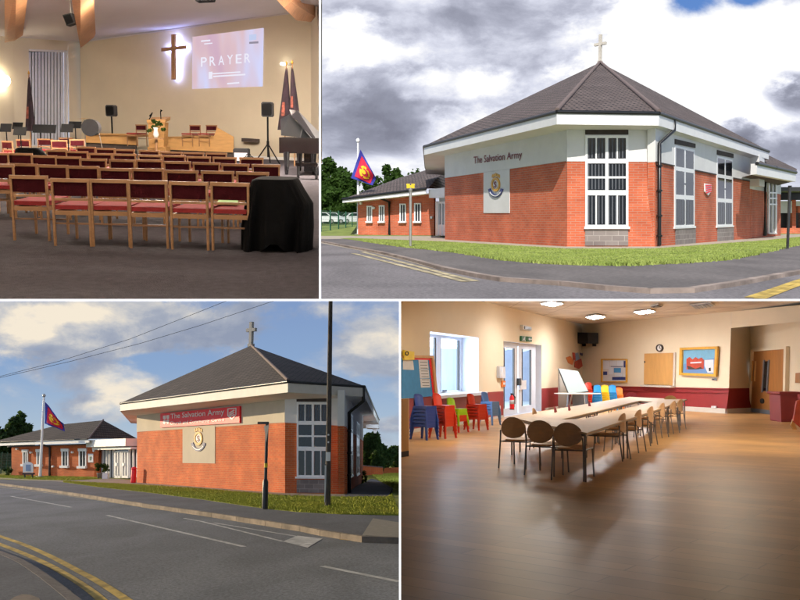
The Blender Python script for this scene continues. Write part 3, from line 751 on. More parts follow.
part(ch,'lintel',lt,MATS['lintel_dark'],loc=cloc,abs_=True)
pl=MB(); pl.pslab(PB,[(297,479.5),(330,479.8),(330,493),(297,492.6)],.01,.04)
part(ch,'plinth_panel',pl,MATS['block_grey'],loc=cloc,abs_=True)
dp=MB(); dp.tube([EC+V((-.05,0,-.05)), V((EC.x-.05,EC.y,B.zat(EC,401))), PC.at(346.3,412.5,.15), PC.at(346.2,493,.15)],.09,8)
for y in (430,452,474): dp.tube([PC.at(346.2,y,.15),PC.at(346.2,y+1.6,.15)],.12,8)
part(ch,'drainpipe',dp,MATS['black_paint'],loc=cloc,abs_=True)
part(ch,'side_canopy',MB().slab([B.far(366,424.5,74),B.far(378.5,424.5,74),B.far(378.5,428,74),B.far(366,428,74)],(0,3,0)).slab([B.far(372,428,74.5),B.far(378,428,74.5),B.far(376,433,74.5),B.far(374,433,74.5)],(0,1,0)),MATS['render_wall'],loc=cloc,abs_=True)
# red sign board
sl=PA.at(202,427); sg=thing(B,'wall_sign','long red sign board with white name and shield above the crest on evening church','sign',sl)
part(sg,'board',MB().pslab(PA,[(162.3,413.6),(241.8,406.2),(241.8,422.8),(162.3,427.6)],.03,.14),MATS['red_sign'],loc=sl,abs_=True)
def onA(x0,x1,ya0,ya1,yb0,yb1,o): return [PA.at(x0,ya0,o),PA.at(x1,yb0,o),PA.at(x1,yb1,o),PA.at(x0,ya1,o)]
part(sg,'lettering',text_mb('The Salvation Army',onA(173,227,413.8,420.2,408.6,416.2,.142),.02,.01),MATS['white_paint'],loc=sl,abs_=True)
part(sg,'lettering',text_mb('Church and Community Centre',onA(172.5,227,421.6,425.8,418,421.8,.142),.02,.01),MATS['white_paint'],loc=sl,abs_=True)
m=MB()
o=[(230,408.6),(239,407.8),(239,414.8),(234.8,419.8),(230,416)]; i_=[(230.9,409.6),(238.1,408.9),(238.1,414.5),(234.8,418.5),(230.9,415.5)]
for k in range(5): m.pslab(PA,[o[k],o[(k+1)%5],i_[(k+1)%5],i_[k]],.142,.165)
for k in range(3): m.pslab(PA,[(231.6,412.8+k*2),(236.6,409.6+k*2.2),(237.2,410.5+k*2.2),(231.9,413.9+k*2)],.142,.165)
part(sg,'shield',m,MATS['white_paint'],loc=sl,abs_=True)
m=MB()
for dx,dy in ((0,0),(3.4,-.4),(0,4.6),(3.4,4.2)): m.pslab(PA,[(165.3+dx,415.8+dy),(167.9+dx,415.5+dy),(167.9+dx,418.9+dy),(166.6+dx,419.8+dy),(165.3+dx,418.6+dy)],.142,.16)
part(sg,'emblem',m,MATS['white_paint'],loc=sl,abs_=True)
crest(B,PA,199.3,438.5,.98,PA.at(199,463),'gold round crest with blue ribbon on pale panel under the red sign board',0)
# annexe
aA,aB=B.g(11,475.4),B.g(97.5,477.2); PW=Plane(B,aA,aB); al=(aA+aB)/2
an=thing(B,'annexe_building','low brick annexe with dark hipped roof and four narrow windows in evening light','building',al)
part(an,'wall',MB().pslab(PW,[(11.5,446),(97.5,443.5),(97.5,477.2),(11.5,475.4)],-.3,0),MATS['brick_evening'],loc=al,abs_=True)
part(an,'end_wall',MB().slab([aA,aA+V((-1.5,25,0)),aA+V((-1.5,25,2.6)),aA+V((0,0,2.6))],(.3,0,0)).slab([aB,aB+V((.2,12,0)),aB+V((.2,12,2.8)),aB+V((0,0,2.8))],(-.3,0,0)),MATS['brick_evening'],loc=al,abs_=True)
r0,r1=PW.at(2,442.6,1.2),PW.at(100.5,439.2,1.2); r2,r3=B.far(103.3,420.2,83),B.far(60,424.5,86); r4=B.far(137,438.4,88)
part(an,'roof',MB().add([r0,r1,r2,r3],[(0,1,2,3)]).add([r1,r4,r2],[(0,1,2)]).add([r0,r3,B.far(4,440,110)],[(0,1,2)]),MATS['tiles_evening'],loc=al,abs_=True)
part(an,'ridge_tiles',hips([(r1,r2)],.08),MATS['ridge_tile'],loc=al,abs_=True)
part(an,'fascia',MB().pslab(PW,[(4,443.6),(101,440),(101,442.8),(4,446.2)],1.15,1.25),MATS['white_paint'],loc=al,abs_=True)
part(an,'gutter',MB().tube([r0+PW.n*.1,r1+PW.n*.1],.07,6).pslab(PW,[(8,446.2),(97.5,443.2),(97.5,444.6),(8,447.2)],.02,.1),MATS['black_paint'],loc=al,abs_=True)
part(an,'drainpipe',MB().tube([PW.at(46,442.5,1.2),PW.at(50.8,447,.12),PW.at(50.8,475.8,.12)],.11,8),MATS['lintel_dark'],loc=al,abs_=True)
for x0,x1,y0,y1 in ((23.3,28.6,450,466),(37.2,42.6,449.6,466.3),(62.3,69.2,449,467.5),(79.5,87,448.8,468)):
    f=MB()
    f.pslab(PW,[(x0,y0),(x0+1.1,y0),(x0+1.1,y1),(x0,y1)],.02,.1); f.pslab(PW,[(x1-1.1,y0),(x1,y0),(x1,y1),(x1-1.1,y1)],.02,.1)
    f.pslab(PW,[(x0-.4,y0-.4),(x1+.4,y0-.4),(x1+.4,y0+2.4),(x0-.4,y0+2.4)],.02,.14); f.pslab(PW,[(x0-.6,y1-2),(x1+.6,y1-2),(x1+.6,y1+.4),(x0-.6,y1+.4)],.02,.25)
    f.pslab(PW,[((x0+x1)/2-.3,y0),((x0+x1)/2+.3,y0),((x0+x1)/2+.3,y1),((x0+x1)/2-.3,y1)],.02,.08)
    wo=part(an,'window',f,MATS['white_plastic'],loc=al,abs_=True)
    g=make_mesh(MB().pslab(PW,[(x0+1,y0+.5),(x1-1,y0+.5),(x1-1,y1-1),(x0+1,y1-1)],.01,.04),'pane',MATS['window_dark'],al); o=bpy.data.objects.new('pane',g); COL.objects.link(o); o.parent=wo
for x,y in ((32,452.5),(73.5,452.3),(95.2,450.8),(54,466.5),(18,449)):
    part(an,'wall_light',disc_on(PW,x,y,.9,1.1,.02,.2,10),MATS['white_plastic'],loc=al,abs_=True)
nb=PW.at(91.5,462); t=thing(B,'notice_sign','small white notice with green mark on annexe brick beside the entrance','sign',nb)
part(t,'board',MB().pslab(PW,[(88.8,453.8),(93.8,453.7),(93.8,462.3),(88.8,462.3)],.02,.08),MATS['white_plastic'],loc=nb,abs_=True)
part(t,'mark',MB().pslab(PW,[(90.4,456.5),(92.3,456.5),(91.8,460),(90.6,460.6)],.08,.1),MATS['fence_green'],loc=nb,abs_=True)
# entrance
el=B.g(118,478.2); en=thing(B,'entrance_porch','white glazed entrance porch between annexe and evening church','porch',el)
PP=Plane(B,B.g(97.5,477),B.g(138,479.4))
part(en,'fascia',MB().pslab(PP,[(97.5,440.5),(138,438.5),(138,446),(97.5,447.3)],-.2,1.0).pslab(PP,[(99,447.6),(138,446.8),(138,449.2),(99,450)],-.2,.6),MATS['white_paint'],loc=el,abs_=True)
part(en,'wall',MB().pslab(PP,[(98,446),(138,446),(138,479.4),(98,477)],-1.0,-.9),MATS['lintel_dark'],loc=el,abs_=True)
part(en,'glass',MB().pslab(PP,[(100,449.5),(137,449),(137,478.6),(100,476.6)],-.35,-.3),MATS['window_dark'],loc=el,abs_=True)
f=MB()
FR_=[]
for x0,x1 in ((99.6,101),(103.6,104.8),(106.8,107.6),(110.6,111.4),(126.4,127.6),(130.6,131.4),(134.5,136)): FR_.append([(x0,449.5),(x1,449.5),(x1,477.8),(x0,477.6)])
parts_px(en,'screen_frame',PP,FR_,-.29,-.15,MATS['white_plastic'],el)
for x0,x1 in ((113,119.6),(120.2,127)):
    d=MB()
    for a,b in ((x0,x0+1.1),(x1-1.1,x1),((x0+x1)/2-.4,(x0+x1)/2+.4)): d.pslab(PP,[(a,451),(b,451),(b,478),(a,477.8)],-.28,-.1)
    d.pslab(PP,[(x0,450.8),(x1,450.8),(x1,452.6),(x0,452.6)],-.28,-.1); d.pslab(PP,[(x0,475.6),(x1,475.7),(x1,478.2),(x0,478)],-.28,-.1)
    dd=part(en,'door',d,MATS['white_plastic'],loc=el,abs_=True)
    g=make_mesh(MB().pslab(PP,[(x0+1.6,463),(x0+3.4,463),(x0+3.4,466),(x0+1.6,466)],-.1,-.02),'notice',MATS['white_paint'],el); o=bpy.data.objects.new('notice',g); COL.objects.link(o); o.parent=dd
# red post, plant pot, notice board
p=B.g(133.3,482.8); t=thing(B,'red_bin','narrow red bin on the paving beside the evening church corner','bin',p)
part(t,'body',MB().lathe((0,0,0),[(.17,0),(.18,.1),(.18,.82),(.15,.9)],14),MATS['red_sign']); part(t,'lid',MB().lathe((0,0,.9),[(.2,0),(.2,.06),(.12,.15),(.02,.18)],14),MATS['red_sign'])
p=B.g(100.5,478.6); t=thing(B,'potted_plant','bushy brown potted plant at the left side of the entrance','plant',p)
part(t,'pot',MB().lathe((0,0,0),[(.22,0),(.32,.4),(.34,.45),(.28,.45)],14),MATS['ridge_tile']); part(t,'foliage',leaves(MB(),(0,0,.95),.5,.4,.5,700,.07,random.Random(4),8),MATS['leaf_bush'])
p=B.g(105.5,478.8); t=thing(B,'potted_plant','small pale planter just left of the glass doors','plant',p)
part(t,'pot',MB().box(-.22,.22,-.2,.2,0,.45),MATS['white_paint']); part(t,'foliage',leaves(MB(),(0,0,.8),.28,.25,.35,300,.06,random.Random(5),6),MATS['leaf_bush'])
p=B.g(28,477.8); t=thing(B,'notice_board','white arched notice board on low legs in front of the annexe','notice board',p)
s=V((1,0,0)); W_=.40*p.y/100*1.0
def q_(x,y,d=0): return B.far(x,y,p.y+d)
part(t,'board',MB().slab([q_(22.8,472.5),q_(33,472.5),q_(33,464.5),q_(31,462.6),q_(28,461.8),q_(25,462.6),q_(22.8,464.5)],(0,.1,0)),MATS['white_paint'],loc=p,abs_=True)
part(t,'panel',MB().slab([q_(25.8,471,-.05),q_(30.5,471,-.05),q_(30.5,464.6,-.05),q_(25.8,464.6,-.05)],(0,.04,0)),MATS['blue_pale'] if 'blue_pale' in MATS else mat('blue_pale',(.25,.33,.5),.5,.1,3),loc=p,abs_=True)
part(t,'base',MB().slab([q_(22.3,474.6),q_(33.5,474.6),q_(33.5,472.9),q_(22.3,472.9)],(0,.3,0)),MATS['dark_metal'],loc=p,abs_=True)
for x in (24,31.5): part(t,'leg',MB().slab([q_(x,478,.1),q_(x+1.2,478,.1),q_(x+1.2,474.5,.1),q_(x,474.5,.1)],(0,.1,0)),MATS['dark_metal'],loc=p,abs_=True)
# flagpole
fp=B.g(40.2,477.0); fl=thing(B,'flagpole','slim white flagpole standing before the evening annexe','flagpole',fp)
top=B.far(43.9,397.5,fp.y+.4)-fp
part(fl,'pole',MB().tube([(0,0,0),top],[.14,.08],10),MATS['white_paint'])
part(fl,'finial',MB().lathe(top,[(.03,0),(.13,.1),(.15,.2),(.08,.3),(.01,.36)],12),MATS['galvanised'])
part(fl,'base_plate',MB().lathe((0,0,0),[(.35,0),(.35,.06),(.15,.08)],12),MATS['galvanised'])
flag(B,'flag','blue bordered red flag with yellow sun flying from the pole in evening light',fl,[(45,401.8),(62.6,423.5),(64.8,431.5),(44.6,423.5)],fp.y-.2,(.5,.5))
# give way sign seen from the back on its post
p=B.g(264.8,509); t=thing(B,'road_sign','dark triangular road sign seen side on atop a post with yellow band','road sign',p)
k=p.y/F
def up(y): return B.zat(p,y)
part(t,'post',MB().tube([(0,0,0),(0,0,up(422.5))],.055,10),MATS['black_paint'])
part(t,'post_base',MB().tube([(0,0,0),(0,0,up(482)),(0,0,up(479))],[.105,.10,.06],10),MATS['black_paint'])
part(t,'yellow_band',MB().tube([(0,0,up(467.5)),(0,0,up(463.2))],.062,10),MATS['yellow_paint'])
a=V((-3.8*k,.3,up(425.8)));b=V((3.6*k,-.3,up(425.2)));c=V((.2*k,0,up(442.5)))
part(t,'sign_plate',MB().slab([a+V((0,-.1,0)),b+V((0,-.1,0)),c+V((0,-.1,0))],(0,.03,0)),MATS['black_paint'])
part(t,'top_bracket',MB().box(-9.2*k,1.8*k,-.05,.05,up(424.2),up(421.8)),MATS['black_paint'])
# telegraph pole
p=B.g(327.6,506.2); t=thing(B,'telegraph_pole','tall weathered dark telegraph pole on the grass in front of evening church','pole',p)
tp=B.far(330.6,300,p.y+.3)-p
ext=tp*1.06
part(t,'pole',MB().tube([(0,0,-.1),tp*.5,ext],[.108,.092,.075],12),MATS['pole_wood'])
part(t,'label_plate',MB().obox(tp*.232+V((0,-.105,0)),V((.085,0,0)),V((0,.012,0)),V((0,0,.16))),MATS['white_paint'])
part(t,'cable_cover',MB().obox(tp*.105+V((-.09,-.06,0)),V((.03,0,0)),V((0,.02,0)),V((0,0,.66))),MATS['render_wall'])
for z in (.30,.335): part(t,'small_tag',MB().obox(tp*z+V((0,-.1,0)),V((.03,0,0)),V((0,.01,0)),V((0,0,.03))),MATS['white_paint'])
# overhead wires
for lab,pts in (('upper thin black overhead wire crossing the evening sky',[(-12,379.5),(60,361),(130,339),(200,311.5),(240,295.5)]),('lower thin black overhead wire crossing the evening sky',[(-12,380.5),(70,361.5),(140,343.5),(200,325.5),(275,300.5),(292,294.5)])):
    q=[B.far(x,y,34) for x,y in pts]; lo=q[0].copy()
    solo(B,'overhead_wire',MB().tube(q,.009,5),MATS['grey_wire'],lab,'wire',lo,'overhead wires')
# ground
def wxe(px,y): return B.far(px,456,y).x
m=MB(); gl=9.0
m.poly([V((wxe(-80,gl),gl,-.14)),V((wxe(400,gl),gl,-.14)),V((wxe(400,95),95,-.14)),V((wxe(-120,95),95,-.14))]); struct(B,'road',m,MATS['asphalt_eve'])
m=MB(); m.poly([V((wxe(-300,62),62,-.03)),V((wxe(402,62),62,-.03)),V((wxe(430,900),900,-.03)),V((wxe(-300,900),900,-.03))]); struct(B,'terrain',m,MATS['grass_eve'])
kerb=[(-60,477.5),(0,483.2),(50,489.6),(100,496.8),(150,504.6),(200,511.2),(250,518.6),(300,526),(320,530),(340,533),(362,536.2),(400,537.4)]
lo=[(63,482.2),(100,487.2),(150,492.6),(200,499),(265,508.5),(300,512),(340,514),(400,515.3)]
hi=[(400,492.5),(392,493),(388,496.5),(345,497),(285,495.6),(200,488.6),(137,484.6),(63,481.0)]
sheet(B,'pavement',[(-60,474.8),(0,479.3),(63,481.6)]+lo[1:]+list(reversed(kerb)),-.012,MATS['footway_eve'],thick=.1)
sheet(B,'lawn',lo+hi,0,MATS['grass_eve'],thick=.05)
sheet(B,'lawn',[(-60,471.5),(11,474.8),(90,476.8),(110,478.5),(70,480.6),(30,479.6),(0,477.8),(-60,473.8)],0,MATS['grass_eve'],thick=.05)
sheet(B,'path',[(97,477.2),(138,480.5),(137,482),(285,492.8),(345,493.6),(345,497.6),(285,496),(200,489),(137,485),(63,481.8),(-60,474.6),(-60,473.9),(30,479.4),(70,480.4),(108,478.3)],-.006,MATS['paving'],thick=.04)
sheet(B,'path',[(345.5,494),(363,483),(371,478.5),(377,480),(392.5,488),(388,497),(345,497.4)],-.0,MATS['footway_eve'],thick=.04)
sheet(B,'lawn',[(364,481),(372,474),(400.5,471.5),(400.5,492.6),(392.8,492.6),(392.8,488),(377,479.6)],-.008,MATS['grass_eve'],thick=.03)
sheet(B,'tactile_paving',[(373,518.2),(400,522.5),(400,537.0),(362,535.4)],-.006,mat('tactile',(.26,.235,.19),.9,.15,6,.4,30),thick=.01)
struct(B,'kerb',MB().poly([B.g(361,535.3,-.002),B.g(400,536.9,-.002),B.g(400,540.6,-.139),B.g(361,538.9,-.139)]),MATS['kerb_eve'])
km=MB(); pts=[B.g(x,y,0) for x,y in kerb]
for i in range(len(pts)-1):
    a,b=pts[i],pts[i+1]; nn=V((0,0,1)).cross((b-a).normalized())*.15; n=max(1,int((b-a).length/.95))
    for k_ in range(n):
        c,d=a.lerp(b,k_/n+.008/n),a.lerp(b,(k_+1)/n-.008/n)
        km.slab([c+V((0,0,-.15)),d+V((0,0,-.15)),d+nn+V((0,0,-.15)),c+nn+V((0,0,-.15))],(0,0,.148))
struct(B,'kerb',km,MATS['kerb_eve'])
m=MB(); strip(B,m,[(x,y+3.6) for x,y in kerb[:-1]]+[(400,540.5)],.16,-.135); struct(B,'road_marking',m,MATS['line_cream'])
m=MB(); strip(B,m,[(340,539.2),(365,541.5),(400,543.0)],.10,-.1345); struct(B,'road_marking',m,MATS['line_yellow'])
z=-.134
for line,w_ in (([(11,496.2),(71,507.2)],.13),([(107,515.2),(244,546.6)],.13),([(322,566),(400,581.6)],.13),([(-40,487),(-10,492.6)],.13),([(184,518.2),(200,521),(283,541.4)],.10),([(214,522.8),(300,536.8)],.10)):
    m=MB(); strip(B,m,line,w_,z); struct(B,'road_marking',m,MATS['line_white'])
m=MB().poly([B.g(x,y,z+.002) for x,y in ((283,541.4),(297.5,535.6),(322.5,538.6),(307.5,547.6))]); struct(B,'road_marking',m,MATS['line_white'])
def smooth(pts,n=5):
    out=[]
    for i in range(len(pts)-1):
        p0=pts[max(0,i-1)];p1=pts[i];p2=pts[i+1];p3=pts[min(len(pts)-1,i+2)]
        for k in range(n):
            t=k/n
            out.append(tuple(.5*((2*p1[j])+(-p0[j]+p2[j])*t+(2*p0[j]-5*p1[j]+4*p2[j]-p3[j])*t*t+(-p0[j]+3*p1[j]-3*p2[j]+p3[j])*t**3) for j in (0,1)))
    return out+[pts[-1]]
for line in ([(-40,523),(0,536.2),(25,545),(50,556),(75,569),(100,582.5),(127,600),(150,618)],[(-40,529),(0,544.2),(25,554),(50,565.5),(75,580),(95,594),(108,606)]):
    m=MB(); strip(B,m,smooth(line),.15,z+.001); struct(B,'road_marking',m,MATS['line_yellow'])
nk=smooth([(-60,529),(0,550.5),(25,560.5),(50,576),(82,600),(105,620)])
m=MB(); pts=[B.g(x,y,0) for x,y in nk]
for i in range(len(pts)-1):
    a,b=pts[i],pts[i+1]; nn=V((0,0,1)).cross((b-a).normalized())*-.16; a=a.lerp(b,.01)
    m.slab([a+V((0,0,-.15)),b+V((0,0,-.15)),b+nn+V((0,0,-.15)),a+nn+V((0,0,-.15))],(0,0,.152))
struct(B,'kerb',m,MATS['footway_day'])
sheet(B,'pavement',[(x-2.2,y+2.0) for x,y in nk]+[(60,640),(-80,640)],-.004,MATS['footway_eve'],thick=.1)
m=MB().poly([B.g(x,y,-.0005) for x,y in ((10,600),(14,597),(22,594),(30,594.5),(39,598),(42,603))]); struct(B,'pavement_patch',m,MATS['kerb_eve'])
dg_=B.g(331,533.5,-.13); t=thing(B,'drain_grate','small dark slotted drain grate set against the kerb','drain',dg_)
m=MB(); c0,c1,c2,c3=[B.g(x,y,-.128) for x,y in ((320.5,530.8),(341,534),(340.5,536.6),(320,533.4))]
for k_ in range(9):
    u0,u1=k_/9,(k_+.5)/9; m.slab([c0.lerp(c1,u0),c0.lerp(c1,u1),c3.lerp(c2,u1),c3.lerp(c2,u0)],(0,0,.012))
part(t,'bars',m,MATS['dark_metal'],loc=dg_,abs_=True)
part(t,'frame',MB().slab([c0,c1,c2,c3],(0,0,.004)),MATS['rubber'],loc=dg_,abs_=True)
blades(B,'grass',lo+hi[1:],32000,.06,MATS['blade_eve'],15,'evening lit grass verge between pavement and church',.02)
blades(B,'grass',[(372,475),(400,472.5),(400,492),(393,487.5),(379,480)],5000,.08,MATS['blade_eve'],16,'grass beside the path at the right of evening church',.025)
blades(B,'grass',[(-20,475),(11,475),(90,477),(106,478.5),(70,480.4),(30,479.2),(0,477.6)],6000,.08,MATS['blade_eve'],17,'thin grass strip in front of the evening annexe',.03)
# low walls, hedges, trees, cars
wl=B.g(372,477); D=88
t=thing(B,'boundary_wall','low orange brick boundary wall beyond the path at far right','wall',B.far(373,476,D))
bl=B.far(373,476,D)
part(t,'wall',MB().slab([B.far(361,476.8,D),B.far(383,475.4,D),B.far(383,467.6,D),B.far(361,465.6,D)],(0,.3,0)),MATS['brick_evening'],loc=bl,abs_=True)
part(t,'wall',MB().slab([B.far(383.2,474.5,D+8),B.far(399.6,473,D+8),B.far(399.6,467.4,D+8),B.far(383.2,468,D+8)],(0,.3,0)),MATS['brick_evening'],loc=bl,abs_=True)
part(t,'coping',MB().slab([B.far(361,465.8,D-.1),B.far(383,467.8,D-.1),B.far(383,466.9,D-.1),B.far(361,464.9,D-.1)],(0,.5,0)),MATS['ridge_tile'],loc=bl,abs_=True)
def tre(px,yt,yb,D,wpx,label,seed,n,size=.3,lm='leaf_eve',cl=18):
    p=B.far(px,yb,D); H=B.zat((p.x,D,0),yt)-p.z; rx=wpx/2/F*D
    return tree(B,'leafy_tree',label,(p.x,D,p.z),H,rx,H*.45,n,size,MATS[lm],seed,.3,'trees in the background',cl)
tre(8,408,470,120,38,'large dark tree at far left behind the evening annexe',21,9000,.34)
tre(19,418,470,124,20,'narrower dark tree right of the largest one at far left',22,3500,.34)
tre(-6,425,470,116,26,'dark tree cut by the left edge in evening',23,4000,.34)
tre(371,432,474,96,22,'dense dark green tree tight against the right end of evening church',24,7000,.24)
tre(384,444,473,99,22,'lower rounded tree second from the right edge in evening',25,5000,.24)
tre(396,446,472,103,16,'pale green bush at the right edge of evening lawn',26,3500,.22,'leaf_bush')
tre(376,452,474,94,16,'small bush under the dense tree by the low wall',27,2500,.2)
p=B.g(362.5,483); t=thing(B,'small_shrub','small dark red shrub at the foot of the church side wall','shrub',p); part(t,'foliage',leaves(MB(),(0,0,.5),.3,.3,.5,400,.06,random.Random(8),6),MATS['leaf_bush']); part(t,'stem',MB().tube([(0,0,0),(0,0,.4)],.02,5),MATS['bark'])
p=B.g(8.5,475.6); t=thing(B,'small_shrub','low dark shrub at the left end of the annexe wall','shrub',p); part(t,'foliage',leaves(MB(),(0,0,.4),.5,.4,.45,500,.08,random.Random(9),7),MATS['leaf_eve']); part(t,'stem',MB().tube([(0,0,0),(0,0,.4)],.03,5),MATS['bark'])
car(B,'pale blue parked car at far left beyond the annexe',B.far(2.5,463.4,128),.3,MATS['car_silver'],'cars parked beside the annexe')
car(B,'white parked car half hidden by the end of the annexe',B.far(10.5,463.2,133),.4,MATS['car_white'],'cars parked beside the annexe')
fa_=B.g(-5,474.5); fb_=B.g(11,472.5); fe=thing(B,'mesh_fence','thin green fence at far left of evening annexe','fence',fa_)
for k_ in range(4):
    q=fa_.lerp(fb_,k_/3); part(fe,'post',MB().box(q.x-.05,q.x+.05,q.y-.05,q.y+.05,0,2.2),MATS['fence_green'],loc=fa_,abs_=True)
mf=MB()
for k_ in range(30):
    q=fa_.lerp(fb_,k_/30); mf.box(q.x-.008,q.x+.008,q.y-.01,q.y+.01,.05,2.1)
for k_ in range(7): mf.slab([fa_+V((0,0,.1+k_*.3)),fb_+V((0,0,.1+k_*.3)),fb_+V((0,0,.12+k_*.3)),fa_+V((0,0,.12+k_*.3))],(0,.02,0))
part(fe,'mesh',mf,MATS['fence_green'],loc=fa_,abs_=True)
# ================================================================== HALL: dim worship hall with rows of wooden chairs
B = HALL
mat('hall_wall',(.72,.635,.48),.9,.05,.5,.1,40); mat('hall_ceiling',(.74,.69,.70),.95,.04,.4)
mat('carpet',(.068,.062,.070),1.0,.25,9,.7,60,det=12,spec=.1)
mat('wood_dark',(.22,.11,.05),.5,.2,3); mat('wood_beech',(.36,.19,.085),.45,.2,3,.1,20,stretch=(1,1,8)); mat('wood_stage',(.55,.30,.10),.5,.15,2,stretch=(1,1,6)); mat('wood_beam',(.42,.20,.08),.6,.25,1.5,.2,10,stretch=(4,4,.6))
mat('fabric_red',(.27,.02,.022),.9,.2,8,.3,60); mat('fabric_maroon',(.045,.005,.008),.9,.2,8,.3,60,spec=.1); mat('fabric_black',(.004,.004,.0045),.9,.3,5,.4,30,spec=.15)
mat('matt_black',(.0045,.0045,.005),.8,.1,4,spec=.12); mat('flag_patch',(.22,.06,.04),.9,.7,9); mat('piano_black',(.01,.01,.012),.12,.1,2,spec=.7); mat('flag_dark',(.018,.008,.014),.9,.6,6); mat('paper_green',(.35,.55,.20),.8,.1,4); mat('vertical_blind',(.80,.82,.88),.8,.06,2)
mat('drum_white',(.3,.3,.31),.3,.05,3); mat('grey_plastic',(.035,.035,.038),.6,.2,4,spec=.2)
def gp(px,D,z=0): p=B.far(px,122,D); return V((p.x,p.y,z))
K0,K1,K2,K3,K4=gp(-60,34),gp(13,38),gp(80,42),gp(311,37),gp(322,35)
P01,P12,P23,P34=Plane(B,K0,K1),Plane(B,K1,K2),Plane(B,K2,K3),Plane(B,K3,K4)
def wallpoly(P,a,b,top): return MB().poly([a,b]+[P.hit(*t) for t in top])
struct(B,'wall',wallpoly(P01,K0,K1,[(13,37),(-60,31)]),MATS['hall_wall'])
# window wall with a real opening
m=MB(); m.poly([K1,V((P12.hit(28.5,120).x,P12.hit(28.5,120).y,0)),P12.hit(28.5,38.2),P12.hit(13,37)])
q=P12.hit(68,120); m.poly([V((q.x,q.y,0)),K2,P12.hit(80,42),P12.hit(68,41.1)])
m.poly([P12.hit(28.5,49),P12.hit(68,50.5),P12.hit(68,41.1),P12.hit(28.5,38.2)])
q2=P12.hit(28.5,120); m.poly([V((q2.x,q2.y,0)),V((q.x,q.y,0)),P12.hit(68,146),P12.hit(28.5,146)])
struct(B,'wall',m,MATS['hall_wall'])
struct(B,'wall',wallpoly(P23,K2,K3,[(311,10),(80,42)]),MATS['hall_wall'])
struct(B,'wall',wallpoly(P34,K3,K4,[(322,4),(311,10)]),MATS['hall_wall'])
F0,F1=B.I@V((-1.9,1.95,-.2)),B.I@V((-.183,1.95,-.2))
m=MB(); FL=V((F0.x,F0.y,6.6)); FR=V((F1.x,F1.y,6.6)); T=[P01.hit(-60,31),P01.hit(13,37),P12.hit(80,42),P23.hit(311,10),P34.hit(322,4)]
m.poly([T[0],T[1],FL]); m.poly([T[1],T[2],FL]); m.poly([T[2],T[3],FR,FL]); m.poly([T[3],T[4],FR]); struct(B,'ceiling',m,MATS['hall_ceiling'])
m=MB(); m.poly([K0,V((F0.x,F0.y,0)),FL,T[0]]); struct(B,'wall',m,MATS['hall_wall'])
# rear wall round the viewing opening
I=B.I
m=MB()
for a in ([(-1.9,-.9,0,6)],[(-.9,-.18,.71,6)]):
    x0,x1,z0,z1=a[0]; m.poly([I@V((x0,1.96,z0)),I@V((x1,1.96,z0)),I@V((x1,1.96,z1)),I@V((x0,1.96,z1))])
struct(B,'wall',m,MATS['hall_wall'])
fl0,fl1=B.g(-60,299.8),B.g(319.8,299.8)
struct(B,'floor',MB().poly([fl0,fl1,B.far(320,122,36.5)*1+V((0,0,-B.far(320,122,36.5).z)),V((K3.x,K3.y+1,0)),V((K2.x,K2.y+1,0)),V((K1.x,K1.y+1,0)),V((K0.x,K0.y,0))]),MATS['carpet'])
m=MB()
for P,a,b in ((P23,(80,),(311,)),): m.slab([K2+P.n*.03,K3+P.n*.03,K3+P.n*.03+V((0,0,.12)),K2+P.n*.03+V((0,0,.12))],P.n*.03)
struct(B,'skirting',m,MATS['white_paint'])
m=MB(); m.slab([P23.hit(80,42)+P23.n*.02,P23.hit(311,10)+P23.n*.02,P23.hit(311,11.2)+P23.n*.02,P23.hit(80,43)+P23.n*.02],P23.n*.05); struct(B,'cornice',m,MATS['hall_ceiling'])
# window with vertical blinds
wl=P12.hit(48,146); t=thing(B,'hall_window','tall window covered by pale grey vertical blinds in the dim hall','window',wl)
fr=MB(); Q=[(28.5,49),(68,50.5),(68,146),(28.5,146)]
for a,b in ((Q[0],Q[1]),(Q[1],Q[2]),(Q[2],Q[3]),(Q[3],Q[0])):
    A_,B_=P12.hit(*a),P12.hit(*b); m_=(B_-A_).normalized(); fr.tube([A_-P12.n*.05,B_-P12.n*.05],.05,4)
part(t,'frame',fr,MATS['white_paint'],loc=wl,abs_=True)
part(t,'pane',MB().slab([P12.hit(*q)-P12.n*.3 for q in Q],P12.n*-.02),MATS['window_dark'],loc=wl,abs_=True)
for k in range(12):
    x0=29.4+k*3.2; x1=x0+3.5
    part(t,'blind_slat',MB().slab([P12.hit(x0,52)-P12.n*.04,P12.hit(x1,52)-P12.n*.10,P12.hit(x1,145)-P12.n*.10,P12.hit(x0,145)-P12.n*.04],P12.n*.01),MATS['vertical_blind'],loc=wl,abs_=True)
part(t,'blind_rail',MB().slab([P12.hit(29,49.6)-P12.n*.02,P12.hit(67.5,51)-P12.n*.02,P12.hit(67.5,52.6)-P12.n*.02,P12.hit(29,51.2)-P12.n*.02],P12.n*.03),MATS['white_paint'],loc=wl,abs_=True)
# timber beams
def beam(label,px,Ds):
    a=[B.far(x,y,D) for (x,y),D in zip(px,Ds)]; lo=a[-1].copy()
    m=MB(); m.slab(a,(.12,.5,.25)); return solo(B,'timber_beam',m,MATS['wood_beam'],label,'beam',lo,'timber roof beams')
beam('left timber beam ending above the wall lamp',[(4.5,-12),(16.5,-12),(15,40.5),(4.5,42.5)],[22,22,36.3,36.3])
beam('middle timber beam beside the hanging ceiling speaker',[(69,-14),(80.5,-14),(89.5,40.5),(80.5,48)],[21,21,40.5,40.5])
beam('angled timber beam at the right corner above the flags',[(270,-8),(283,-8),(297,8.5),(311,10.5),(311,22),(296.5,20.5),(284,8)],[25,25,32,35.4,35.4,32,27])
